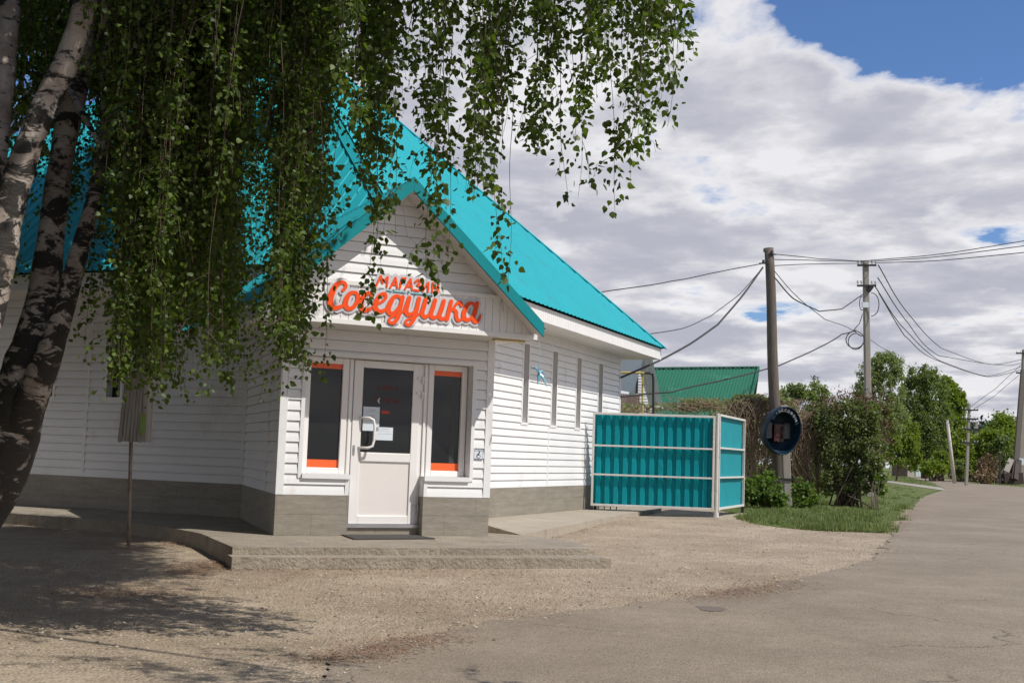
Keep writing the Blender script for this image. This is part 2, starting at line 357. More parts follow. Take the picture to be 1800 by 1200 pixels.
# lawn between fence and road
ly = np.arange(22.3, 62, .12)
lawn0 = np.interp(ly, [22.3, 22.9, 24, 25.5, 28.7, 33, 62], [5.75, 5.3, 4.95, 5.0, 5.2, 5.0, 2]) + rng.normal(0, .05, len(ly))
lawn1 = roadL(ly) - .22 + rng.normal(0, .07, len(ly)); lawn1 = np.maximum(lawn1, lawn0+.05)
g = strip('lawn', ly, lawn0, lawn1, .010, m_lawn, 2); tag(g, kind='structure')
# pale concrete path crossing the grass
a, b, c, d = a_p, b_p, _, _2 = gp(1548, 846), gp(1664, 863), gp(1655, 857), gp(1550, 843.5)
mb = MB()
for k in range(8):
    t0, t1 = k/8, (k+1)/8
    mb.quad(*[(*p[:2], float(gh(p[1]))+.024) for p in (a+(b-a)*t0, a+(b-a)*t1, d+(c-d)*t1, d+(c-d)*t0)])
tag(mb.build('path', m_path), kind='structure')
# porch slab, lower step and apron
TOP = .26
def solid(name, poly, z1, z0, mat, rough=0, **kw):
    # polygon slab whose outer edge is crumbled: dense edge points with jitter
    pts = []
    k = len(poly)
    for i in range(k):
        a = np.array(poly[i]); b = np.array(poly[(i+1) % k]); n = max(1, int(np.linalg.norm(b-a)/.035)) if rough else 1
        for j in range(n):
            p = a+(b-a)*j/n; pts.append(p + (rng.normal(0, rough, 2) if j else 0))
    mb = MB(); n = len(pts)
    lo = [p + (rng.normal(0, rough, 2) if rough else 0) for p in pts]
    vs = [(p[0], p[1], z0) for p in lo] + [(p[0]+(rng.normal(0, rough*.6)), p[1]+rng.normal(0, rough*.6), z1-(.5*(z1-z0))) for p in pts] + [(p[0], p[1], z1+(rng.normal(0, rough*.15) if rough else 0)) for p in pts]
    fs = [tuple(2*n+i for i in range(n))]
    for r in (0, 1): fs += [(r*n+i, r*n+(i+1) % n, (r+1)*n+(i+1) % n, (r+1)*n+i) for i in range(n)]
    mb.add(vs, fs); return tag(mb.build(name, mat), kind='structure')
P2 = lambda px, py, z: gz(px, py, z)[:2]
farL = fL_(16, 1.6, 0)[:2]
slab = [P2(409, 961, TOP), P2(1046, 964, TOP), P2(1010, 951, TOP), P2(930, 941, TOP), fF(FWD+.25, -.6, 0)[:2], fR(1.6, -.4, 0)[:2], fF(1.2, -2, 0)[:2], fL_(3.2, -.4, 0)[:2], fL_(16, -.4, 0)[:2],
        farL, P2(0, 900, TOP), P2(120, 909, TOP), P2(223, 917, TOP), P2(317, 930, TOP), P2(353, 937, TOP)]
solid('pavement', slab, TOP, -.1, m_conc2, .001)
a, b = gz(408, 979, .18), gz(1074, 981, .18); bk = nrm(b-a); pb = V3(-bk[1], bk[0], 0)
solid('doorstep', [a[:2], b[:2], (b+pb*.5)[:2], (a+pb*.5)[:2]], .18, -.1, m_conc2, .001)
a0, a1 = P2(915, 939, TOP), P2(1100, 902, TOP)
solid('apron', [a0, a1, fR(LR+.2, 1.0, 0)[:2], fR(LR+.2, -.3, 0)[:2], fR(1.9, -.3, 0)[:2], fR(2.6, .25, 0)[:2]], TOP-.003, -.1, m_conc, .006)
gA, gB, gC = at(1038, 888, 25.25), at(1259, 896, 25.0), at(1306, 888, 27.7)
k0, k1 = V3(*a1, 0), gB*V3(1, 1, 0)+V3(.05, -.12, 0); k2 = gC*V3(1, 1, 0)+V3(.12, .1, 0)
mb = MB()
for p, r in ((k0, k1), (k1, k2)):
    dd = nrm(r-p); nn = V3(-dd[1], dd[0], 0)*.16
    mb.box8([p+ZU*.05, r+ZU*.05, r+nn+ZU*.05, p+nn+ZU*.05, p+ZU*.205, r+ZU*.20, r+nn+ZU*.20, p+nn+ZU*.205])
tag(mb.build('kerb', m_conc), kind='structure')
# ------------------------------------------------------------ shop building
shop = empty('shop_building', (C0[0], C0[1], .26), 'white sided shop with a steep turquoise metal roof and a glazed corner entrance', 'shop')
PT = .131
def siding(mb, fr, z0, z1, lim, holes=(), hi=.022, lo=.002, phase=None):
    phase = z0 if phase is None else phase
    k0 = math.floor((z0-phase)/PT+1e-6); br = {z0, z1}
    k = k0
    while phase+k*PT < z1:
        if phase+k*PT > z0: br.add(phase+k*PT)
        k += 1
    for h in holes: br |= {x for x in h[2:4] if z0 < x < z1}
    br = sorted(br); L = lim if callable(lim) else (lambda z: lim)
    def off(z, c): t = (z-(phase+c*PT))/PT; return hi+(lo-hi)*min(1, max(0, t))**1.3
    for a, b in zip(br[:-1], br[1:]):
        if b-a < 1e-5: continue
        m = (a+b)/2; c = math.floor((m-phase)/PT+1e-9)
        cuts = [h for h in holes if h[2] < m < h[3]]
        s0a, s1a = L(a); s0b, s1b = L(b); sm0, sm1 = L(m)
        segs = [(sm0, sm1)]
        for h in cuts:
            ns = []
            for u, v in segs:
                if h[1] <= u or h[0] >= v: ns.append((u, v)); continue
                if h[0] > u: ns.append((u, h[0]))
                if h[1] < v: ns.append((h[1], v))
            segs = ns
        topb = abs(b-(phase+(c+1)*PT)) < 1e-5 and b-a > .03; bt = b-.009 if topb else b
        mids = [a, (a+bt)/2, bt]
        for u, v in segs:
            def ed(z, w, e0, e1, i): return L(z)[i] if abs(w-L(m)[i]) < 1e-9 else w
            for za, zb_ in zip(mids[:-1], mids[1:]):
                mb.quad(fr(ed(za, u, 0, 0, 0), off(za, c), za), fr(ed(za, v, 0, 0, 1), off(za, c), za), fr(ed(zb_, v, 0, 0, 1), off(zb_, c), zb_), fr(ed(zb_, u, 0, 0, 0), off(zb_, c), zb_))
            if topb:
                e0, e1 = ed(bt, u, 0, 0, 0), ed(bt, v, 0, 0, 1)
                mb.quad(fr(e0, off(bt, c), bt), fr(e1, off(bt, c), bt), fr(e1, -.014, bt), fr(e0, -.014, bt)); mb.quad(fr(e0, -.014, bt), fr(e1, -.014, bt), fr(ed(b, v, 0, 0, 1), -.014, b), fr(ed(b, u, 0, 0, 0), -.014, b))
            if abs(a-(phase+c*PT)) < 1e-5:
                mb.quad(fr(ed(a, u, 0, 0, 0), -.014, a), fr(ed(a, v, 0, 0, 1), -.014, a), fr(ed(a, v, 0, 0, 1), hi, a), fr(ed(a, u, 0, 0, 0), hi, a))
    return mb
def uvbox(name, quads, mat, parent):  # quads: (fr, s0, s1, d, z0, z1)
    vs = []; fs = []; uv = []
    for fr, s0, s1, d, z0, z1 in quads:
        n = len(vs); vs += [fr(s0, d, z0), fr(s1, d, z0), fr(s1, d, z1), fr(s0, d, z1)]; fs.append((n, n+1, n+2, n+3))
        uv += [(s0, z0-.262), (s1, z0-.262), (s1, z1-.262), (s0, z1-.262)]
    me = bpy.data.meshes.new(name); me.from_pydata([tuple(v-ORG[parent]) for v in vs], [], fs)
    l = me.uv_layers.new(name='UV')
    for i, x in enumerate(uv): l.data[i].uv = x
    return link(name, me, mat, parent)
def lining(mb, fr, s0, s1, z0, z1, d0, d1):  # reveals of a recess from depth d0 (outer) to d1 (inner)
    mb.quad(fr(s0, d0, z0), fr(s0, d1, z0), fr(s0, d1, z1), fr(s0, d0, z1))
    mb.quad(fr(s1, d1, z0), fr(s1, d0, z0), fr(s1, d0, z1), fr(s1, d1, z1))
    mb.quad(fr(s0, d0, z1), fr(s0, d1, z1), fr(s1, d1, z1), fr(s1, d0, z1))
    mb.quad(fr(s0, d0, z0), fr(s1, d0, z0), fr(s1, d1, z0), fr(s0, d1, z0))
# right wall with four slit windows
slR = [(s+.1, s+.36, 1.95, 3.40) for s in (5.06, 6.58, 8.02, 9.46)]
slL = [(s, s+.27, 2.04, 3.1) for s in (4.82, 6.2, 7.7, 9.2)]
mb = siding(MB(), fR, ZP, ZS, (1.0, LR), slR)
mb.fbox(fR, LR-.07, LR+.024, -.02, .024, ZP, ZS)
mb.fbox(fR, 6.55, 6.60, .0, .02, ZP+.01, 1.93); mb.fbox(fR, 6.62, 6.66, .0, .02, 3.43, ZS-.01)
mb.fbox(fR, 1.2, LR-.07, .0, .021, ZS-.05, ZS-.002)
mb.build('wall', m_siding, shop)
sI = onp(C0, dL, nL, 430, 800)[0]   # inner corner beside the porch
mb = siding(MB(), fL_, ZP, ZS, (sI, LLn), slL)
for s in (5.45, 8.6, 11.8): mb.fbox(fL_, s, s+.05, 0, .021, ZP+.01, ZS-.02)
mb.fbox(fL_, sI+.0, sI+.06, 0, .023, ZP, ZS)
mb.build('wall', m_siding, shop)
uvbox('plinth', [(fR, 1.0, LR+.02, .02, -.1, ZP-.002), (fL_, sI, LLn, .02, -.1, ZP-.002)], m_tile, shop)
# rear and far end walls
bE = C0+dR*LR; bW = C0+dL*LLn
fE = frame(bE, dL, dR); fW = frame(bW, dR, dL)
mb = siding(MB(), fE, .1, ZS, (0, LLn)); siding(mb, fW, .1, ZS, (0, LR)); mb.build('wall', m_siding, shop)
def slit(fr, h, flip=1):
    s0, s1, z0, z1 = h; mb = MB(); lining(mb, fr, s0, s1, z0, z1, .02, -.13)
    t = .045
    for a, b, c, d in ((s0-t, s0, z0-t, z1+t), (s1, s1+t, z0-t, z1+t), (s0, s1, z1, z1+t), (s0, s1, z0-t, z0)): mb.fbox(fr, a, b, .0, .024, c, d)
    w = mb.build('window', m_trim, shop); g = MB(); g.quad(fr(s0, -.11, z0), fr(s1, -.11, z0), fr(s1, -.11, z1), fr(s0, -.11, z1)); g.build('pane', m_glass, w)
for h in slR: slit(fR, h)
for h in slL: slit(fL_, h)
# eaves: soffit, fascia
e = OV
def hor(z, d): # eave outline at offset d
    return [C0+nR*d+nL*d+ZU*z, C0+dR*(LR+d)+nR*d+ZU*z, C0+dR*(LR+d)+dL*(LLn+d)+ZU*z, C0+dL*(LLn+d)+nL*d+ZU*z]
o_, i_ = hor(ZS, e), hor(ZS, -.05)
mb = MB()
for k in range(4): mb.quad(o_[k], o_[(k+1) % 4], i_[(k+1) % 4], i_[k])
mb.build('soffit', m_soffit, shop)
mb = MB(); A, B = hor(ZS, e), hor(ZS, e+.025)
for k in range(4):
    a, b, c, d = A[k], A[(k+1) % 4], B[(k+1) % 4], B[k]
    h = ZU*(ZF-ZS-.02)
    mb.box8([a-ZU*.004, b-ZU*.004, c-ZU*.004, d-ZU*.004, a+h, b+h, c+h, d+h])
    n = int(np.linalg.norm(c-d)/.1); t = (c-d)/n; out = nrm((d-a)*V3(1, 1, 0)); u = nrm(t)
    for j in range(1, n):  # fluted vertical boards
        p = d+t*j; mb.box8([p-u*.006-ZU*.002, p+u*.006-ZU*.002, p+u*.006+out*.004-ZU*.002, p-u*.006+out*.004-ZU*.002, p-u*.006+h, p+u*.006+h, p+u*.006+out*.004+h, p-u*.006+out*.004+h])
mb.build('fascia', m_trim, shop)
# main hipped roof, corrugated sheets
RE = e+.10; ro = hor(ZF, RE); apx = at(503, 46, 24.6); 
def sheet_tri(A, B, T, pitch=.21, h=.014, thick=0):
    u = nrm(B-A); Lg = np.linalg.norm(B-A); st = (T-A)@u; n = nrm(np.cross(u, T-A)); n = n if n[2] > 0 else -n
    w = T-A-u*st; prof = []
    x = 0
    while x < Lg:
        for dx, k in ((0, 0), (.55, 0), (.62, 1), (.88, 1), (.95, 0)):
            if x+dx*pitch < Lg: prof.append((x+dx*pitch, k))
        x += pitch
    prof.append((Lg, 0)); prof.append((st, 0)); prof.sort()
    vs = []; 
    for s, k in prof:
        f = s/st if s < st else (Lg-s)/(Lg-st)
        b = A+u*s+n*h*k; vs += [b, b+w*f, b-n*.006]
    fs = []
    for i in range(len(prof)-1): a = 3*i; c = a+3; fs += [(a, c, c+1, a+1), (a+2, c+2, c, a)]
    return vs, fs
mb = MB()
for k in range(4): vs, fs = sheet_tri(ro[k], ro[(k+1) % 4], apx); mb.add(vs, fs)
roof = mb.build('roof', m_teal, shop)
mb = MB()
for k in range(4):
    a = ro[k]; t = nrm(apx-a); 
    for sgn in (0, 1):
        nb = ro[(k+1) % 4] if sgn else ro[(k-1) % 4]
        nn = np.cross(nb-a, apx-a); nn = nrm(nn); nn = nn if nn[2] > 0 else -nn
        side = nrm(np.cross(nn, t)); side = side if side@(nb-a) > 0 else -side
        p, r = a+nn*.034+t*.02, apx+nn*.034
        mb.quad(p, p+side*.15, r+side*.15, r)
        mb.quad(p+side*.15, p+side*.15-nn*.02, r+side*.15-nn*.02, r+side*.15)
mb.build('ridge_cap', m_teal, roof)
# ---- corner porch
dS = .60                               # face of sign box
gx, gA_, hw, zt = 1.29, 4.71, 1.87, 3.04
slope = (gA_-zt)/hw
RO = .87
porchL = nrm((fL_(sI, 0, 0)-FL)); sideLen = float(np.linalg.norm(fL_(sI, 0, 0)-FL))
nSL = V3(porchL[1], -porchL[0], 0); nSL = nSL if nSL@q < 0 else -nSL
fSL = frame(FL, porchL, nSL); fSR = frame(FL+q*FWD, -nq, q)
mb = MB(); siding(mb, fSL, ZP, 2.95, (0, sideLen)); siding(mb, fSR, ZP, 2.95, (0, 2.6))
mb.fbox(fSL, sideLen-.055, sideLen, 0, .024, ZP, 2.9); mb.fbox(fSL, .9, .95, 0, .021, ZP+.01, 2.9)
mb.build('wall', m_siding, shop)
# facade opening
oL, oR, oTop = fac(536, 700)[0], fac(829, 700)[0], fac(680, 633)[1]
sillz = fac(572, 833)[1]; dL0, dR0 = fac(612, 860)[0]+.0, fac(741, 860)[0]+.02
mb = MB(); DZ0 = .40
holes = [(oL, oR, sillz, oTop), (dL0, dR0, .0, sillz+.001)]
siding(mb, fF, ZP, 2.95, (0, FWD), holes)
for a, b in ((-.024, .075), (FWD-.075, FWD+.024)): mb.fbox(fF, a, b, -.03, .026, ZP, 2.9)
for s_, d_a, d_b in ((oL, .02, -.22), (oR, -.22, .02)): mb.quad(fF(s_, d_a, sillz), fF(s_, d_b, sillz), fF(s_, d_b, oTop), fF(s_, d_a, oTop))
mb.quad(fF(oL, .02, oTop), fF(oL, -.22, oTop), fF(oR, -.22, oTop), fF(oR, .02, oTop))
t = .05   # J-trim round the opening
mb.fbox(fF, oL-t, oL, 0, .027, sillz-.05, oTop+.05); mb.fbox(fF, oR, oR+t, 0, .027, sillz-.05, oTop+.05)
mb.fbox(fF, oL, oR, 0, .027, oTop, oTop+.05)
mb.fbox(fF, oL, dL0, -.22, .05, sillz-.055, sillz+.004); mb.fbox(fF, dR0, oR, -.22, .05, sillz-.055, sillz+.004)
for s, w in ((dL0-.05, .05), (dR0, .05)): mb.fbox(fF, s, s+w, -.01, .024, ZP, sillz-.055)
# door-recess cheeks
mb.quad(fF(dL0, .02, ZP), fF(dL0, -.22, ZP), fF(dL0, -.22, sillz), fF(dL0, .02, sillz))
mb.quad(fF(dR0, -.22, ZP), fF(dR0, .02, ZP), fF(dR0, .02, sillz), fF(dR0, -.22, sillz))
# little strip of clips down the right reveal
for k in range(9): mb.fbox(fF, oR-.012, oR-.002, -.10, -.085, 1.2+k*.14, 1.215+k*.14)
mb.build('wall', m_siding, shop)
fc1 = frame(fF(dL0, .02, 0), -nq, q); fc2 = frame(fF(dR0, -.22, 0), nq, -q)
uvbox('plinth', [(fSL, 0, sideLen, .02, .0, ZP-.002), (fSR, 0, 2.6, .02, .0, ZP-.002), (fF, -.02, dL0, .02, .0, ZP-.002), (fF, dR0, FWD+.02, .02, .0, ZP-.002),
                 (fF, dL0-.05, dR0+.05, -.14, .0, .352), (fc1, 0, .24, 0, 0, ZP), (fc2, 0, .24, 0, 0, ZP)], m_tile, shop)
# glazing
def win(x0, x1, z0, z1, zmidorange=True):
    d = -.2; mb = MB(); fw = .075
    mb.fbox(fF, x0, x0+fw, d, d+.07, z0, z1); mb.fbox(fF, x1-fw, x1, d, d+.07, z0, z1)
    mb.fbox(fF, x0+fw, x1-fw, d, d+.07, z0, z0+fw); mb.fbox(fF, x0+fw, x1-fw, d, d+.07, z1-fw, z1)
    w = mb.build('window', m_pvc, shop, bevel=.006)
    g = MB(); g.quad(fF(x0+fw, d+.03, z0+fw), fF(x1-fw, d+.03, z0+fw), fF(x1-fw, d+.03, z1-fw), fF(x0+fw, d+.03, z1-fw)); g.build('pane', m_glass, w)
    s = MB(); s.fbox(fF, x0+fw, x1-fw, d+.031, d+.034, z0+fw, z0+fw+.10); s.build('orange_band', m_orange, w); s = MB(); s.fbox(fF, x0+fw, x1-fw, d+.031, d+.034, z1-fw-.065, z1-fw); s.build('orange_band', m_orange, w)
    return w
dd = -.2
lx0, lx1 = fac(539, 760, dd)[0]-.075, fac(598, 700, dd)[0]+.075
rx0_, rx1_ = fac(756, 760, dd)[0]-.075, fac(806, 760, dd)[0]+.07
win(max(lx0, oL), lx1, sillz+.005, oTop-.005); wr_ = win(rx0_, min(rx1_, oR), sillz+.005, oTop-.005)
mb = MB(); xm = rx0_+(min(rx1_, oR)-rx0_)*.62; mb.fbox(fF, xm, xm+.008, dd+.030, dd+.0315, sillz+.18, oTop-.16); mb.fbox(fF, xm+.01, xm+.07, dd+.030, dd+.0308, sillz+.18, oTop-.16); mb.build('reflection_strip', M('dim_reflection_grey', (.045, .05, .05), .4), wr_)  # lighter upright reflection in the right pane, put in as grey strips
mb = MB()
dlx, drx = fac(618, 700, dd)[0], fac(741, 700, dd)[0]
mb.fbox(fF, lx1, dlx, -.2, -.15, sillz, oTop-.005); mb.fbox(fF, lx1+.02, lx1+.05, -.15, -.13, sillz, oTop-.005); mb.build('door_frame', m_pvc, shop, bevel=.005)
mb = MB(); mb.fbox(fF, drx, rx0_, -.2, -.15, sillz, oTop-.005)
mb.fbox(fF, oR-.10 if rx1_ < oR else oR-.001, oR, -.2, -.17, sillz, oTop)
mb.fbox(fF, rx0_-.06, rx0_-.03, -.15, -.13, sillz, oTop-.005)
mb.build('door_frame', m_pvc, shop, bevel=.005)
# door
x0, x1 = fac(613, 915, dd)[0]+.0, fac(721, 915, dd)[0]+.02
x0 = dlx+.005; x1 = drx-.045; z0, z1 = DZ0, oTop-.01
gx0, gz1 = fac(637, 646, dd); gx1, gz0 = fac(718, 797, dd)
px0, pz1 = fac(633, 810, dd); px1, pz0 = fac(713, 906, dd)
D0, D1 = -.2, -.135
mb = MB()
mb.fbox(fF, x0, gx0, D0, D1, z0, z1); mb.fbox(fF, gx1, x1, D0, D1, z0, z1)
mb.fbox(fF, gx0, gx1, D0, D1, gz1, z1); mb.fbox(fF, gx0, gx1, D0, D1, pz1, gz0); mb.fbox(fF, gx0, gx1, D0, D1, z0, pz0)
door = mb.build('door', m_pvc, shop, bevel=.006)
mb = MB(); mb.quad(fF(gx0, -.16, gz0), fF(gx1, -.16, gz0), fF(gx1, -.16, gz1), fF(gx0, -.16, gz1)); mb.build('pane', m_glass, door)
mb = MB(); mb.fbox(fF, gx0, gx1, D0, -.155, pz0, pz1); mb.build('panel', m_panel, door)
mb = MB(); mb.fbox(fF, x1, x1+.043, D0, -.15, z0, z1); mb.fbox(fF, x1+.045, x1+.10, -.2, -.165, z0-.02, z1); mb.build('jamb', m_pvc, door, bevel=.004)
# D handle, outer and the inner one seen through the glass
hx, hz = fac(634, 760, -.08)
def handle(dd_, sgn, xo, rad=.018):
    pts = []
    W_, Hh = .17, .385
    ctr = [(0, 0), (W_*.55, 0), (W_*.9, -.025), (W_, -.10), (W_, -Hh+.10), (W_*.9, -Hh+.025), (W_*.55, -Hh), (0, -Hh)]
    for i, (a, b) in enumerate(ctr):
        dep = dd_ if 0 < i < len(ctr)-1 else D1-.002
        pts.append(fF(hx+xo+a, dep, hz+Hh/2+b))
    return pts
mb = MB(); P_ = handle(D1+.10, 1, .0); mb.tube(P_, .017, 10); mb.build('handle', m_pvc, door, smooth=True)
mb = MB(); kx, kz = fac(622, 790, D1); mb.fbox(fF, kx-.012, kx+.012, D1, D1+.012, kz-.06, kz+.06); mb.tube([fF(kx, D1, kz), fF(kx, D1+.02, kz)], .009, 8); mb.build('lock_plate', m_steel, door)
for zc in (2.30, 2.10, .62):
    mb = MB(); mb.fbox(fF, x1-.05, x1+.045, D1, D1+.018, zc, zc+.035); mb.tube([fF(x1+.02, D1+.022, zc-.06), fF(x1+.02, D1+.022, zc+.035)], .014, 8)
    mb.build('hinge', m_pvc if zc > 1 else m_steel, door)
mb = MB(); mb.fbox(fF, x0-.02, x1+.12, -.2, -.11, .352, .398); mb.build('threshold', m_steel, shop)
def paper(pa, pb, lines):
    (a, b), (c, d) = fac(*pa, -.157), fac(*pb, -.157)
    mb = MB(); mb.fbox(fF, a, c, -.1585, -.1572, d, b); p = mb.build('notice', m_paper, door)
    mb = MB()
    for i, (f0, f1, fz, th) in enumerate(lines):
        z = b-(b-d)*fz; x = a+(c-a)*f0
        while x < a+(c-a)*f1:
            w = random.uniform(.006, .016); mb.fbox(fF, x, x+w, -.157, -.1567, z-th, z); x += w+.004
    mb.build('text_lines', m_ink, p)
paper((639, 714), (666, 757.5), [(.4, .75, .12, .006), (.15, .9, .2, .004), (.3, .7, .34, .004), (.3, .75, .41, .004), (.15, .85, .48, .005), (.4, .55, .56, .004)])
paper((661, 750), (690, 774), [(.25, .75, .12, .004), (.2, .8, .3, .003), (.15, .5, .5, .004), (.6, .9, .5, .004)])
# faded print behind the glass: rows of illegible red marks, a small red sticker, a small white mark
mb = MB()
for (pa, pb, n) in (((664, 677), (700, 687), 7), ((658, 697), (702, 709), 8)):
    (a, b), (c, d) = fac(*pa, -.158), fac(*pb, -.158); w = (c-a)/n
    for i in range(n):
        mb.fbox(fF, a+i*w, a+i*w+w*.25, -.1595, -.158, d, b); mb.fbox(fF, a+i*w+w*.25, a+i*w+w*.72, -.1595, -.1583, b-(b-d)*random.choice([.2, .6, 1]), b-(b-d)*random.choice([.2, .6, 1])+.012)
mb.build('red_print', m_redink, door)
mb = MB(); (a, b), (c, d) = fac(671, 722, -.157), fac(684, 727, -.157); mb.fbox(fF, a, c, -.1585, -.157, d, b)
for i in range(4): mb.fbox(fF, a+.01+i*.018, a+.02+i*.018, -.157, -.1563, b, b+.012)
mb.build('red_sticker', M('red_sticker', (.6, .04, .02), .5), door)
mb = MB(); (a, b) = fac(666, 704, -.157); mb.tube([fF(a+.01, -.157, b+.035), fF(a-.012, -.157, b), fF(a+.01, -.157, b-.035)], [.006, .012, .006], 6); mb.build('white_mark', m_white, door)
# sign box, pediment
def zr(s, off=0): return gA_-off-abs(s-gx)*slope
zb0 = 2.885; zbt = 3.40
rak = .05
def lim(z):
    h = (gA_-rak-z)/slope; return (gx-h, gx+h)
fP = frame(FL+nq*(dS-.05), q, nq)
mb = siding(MB(), fP, zbt, gA_-rak-.02, lim)
mb.build('pediment', m_siding, shop)
mb = MB(); n = 34; L0, L1 = lim(zb0+.05), lim(zbt)
sb0, sb1 = max(L0[0], -.46), min(L0[1], 3.34)
w = (sb1-sb0)/n
for i in range(n):
    a, b = sb0+i*w, sb0+(i+1)*w
    for u, v, dd0 in ((a, b-.006, dS), (b-.006, b, dS-.006)):
        za, zc_ = min(zbt, zr(u, rak)), min(zbt, zr(v, rak))
        mb.quad(fF(u, dd0, zb0), fF(v, dd0, zb0), fF(v, dd0, max(zc_, zb0+.01)), fF(u, dd0, max(za, zb0+.01)))
    mb.quad(fF(b-.006, dS, zb0), fF(b-.006, dS-.006, zb0), fF(b-.006, dS-.006, min(zbt, zr(b, rak))), fF(b-.006, dS, min(zbt, zr(b, rak))))
mb.box8([fF(sb0-.01, dS, zb0-.012), fF(sb1+.01, dS, zb0-.012), fF(sb1+.01, dS+.018, zb0-.012), fF(sb0-.01, dS+.018, zb0-.012), fF(sb0-.01, dS, zb0+.045), fF(sb1+.01, dS, zb0+.045), fF(sb1+.01, dS+.018, zb0+.045), fF(sb0-.01, dS+.018, zb0+.045)])
mb.fbox(fF, L1[0]-.03, L1[1]+.03, dS-.05, dS+.02, zbt-.04, zbt+.012)
mb.build('sign_box', m_trim, shop)
# porch soffit (runs in front and along both sides)
mb = MB(); n = 30
for i in range(n):
    d1_ = dS-(dS+2.4)*i/n; d0_ = dS-(dS+2.4)*(i+1)/n
    mb.quad(fF(sb0, d1_, zb0-.004), fF(sb0, d0_+.006, zb0-.004), fF(sb1, d0_+.006, zb0-.004), fF(sb1, d1_, zb0-.004))
    mb.quad(fF(sb0, d0_+.006, zb0+.006), fF(sb0, d0_, zb0+.006), fF(sb1, d0_, zb0+.006), fF(sb1, d0_+.006, zb0+.006))
mb.fbox(fF, sb0-.02, sb0, -2.4, dS, zb0-.01, zb0+.06); mb.fbox(fF, sb1, sb1+.02, -2.4, dS, zb0-.01, zb0+.06)
mb.build('soffit', m_soffit, shop)
# porch roof sheets
mb = MB(); back = -3.3
for sg in (-1, 1):
    dn = nrm(q*sg*hw - ZU*(gA_-zt)); nn = nrm(np.cross(nq, dn)); nn = nn if nn[2] > 0 else -nn
    Ls = math.hypot(hw+.06, (gA_-zt)*(hw+.06)/hw)
    x = RO; prof = []
    while x > back:
        for dx, k in ((0, 0), (.55, 0), (.62, 1), (.88, 1), (.95, 0)): prof.append((x-dx*.2, k))
        x -= .2
    vs = []
    for s, k in prof:
        p = FL+q*gx+ZU*(gA_+.01)+nq*s+nn*.022*k; vs += [p, p+dn*Ls, p+dn*Ls-nn*.008, p-nn*.008]
    fs = []
    for i in range(len(prof)-1): a = 4*i; c = a+4; fs += [(a, c, c+1, a+1), (a+1, c+1, c+2, a+2), (a+2, c+2, c+3, a+3)]
    mb.add(vs, fs)
pr = mb.build('porch_roof', m_teal, shop)
mb = MB()
for sg in (-1, 1):
    A_ = fF(gx, RO, gA_+.03); B_ = fF(gx+sg*(hw+.02), RO, gA_+.03-slope*(hw+.02))
    mb.prism([A_, B_, B_-ZU*.165, A_-ZU*.165], nq, .03+.002*(sg > 0))
    mb.prism([A_+nq*.03, B_+nq*.03, B_+nq*-.14, A_+nq*-.14], ZU, .012+.002*(sg > 0))
mb.build('rake_board', m_teald, pr)
mb = MB()  # boarded underside of the rake overhang
for sg in (-1, 1):
    A_ = fF(gx, RO-.01, gA_-.10); B_ = fF(gx+sg*hw, RO-.01, gA_-.10-slope*hw)
    A2, B2 = A_-nq*(RO-dS+.06), B_-nq*(RO-dS+.06)
    mb.quad(A_, B_, B2, A2)
mb.build('rake_soffit', m_soffit, pr)
mb = MB()
for sg in (-1, 1):
    A_ = fF(gx, RO-.01, gA_+.036); dn = nrm(q*sg*hw-ZU*(gA_-zt))
    mb.quad(A_, A_+dn*.14, A_+dn*.14-nq*(RO-.01-back), A_-nq*(RO-.01-back))
mb.build('ridge_cap', m_teal, pr)
# lamp on the soffit by the right corner
mb = MB(); s_, z_ = fac(893, 602, .3); mb.fbox(fF, 2.75, 3.2, .22, .34, zb0-.035, zb0-.006); mb.build('lamp', M('yellowed_lamp_cover', (.55, .45, .22), .4), shop, bevel=.01)
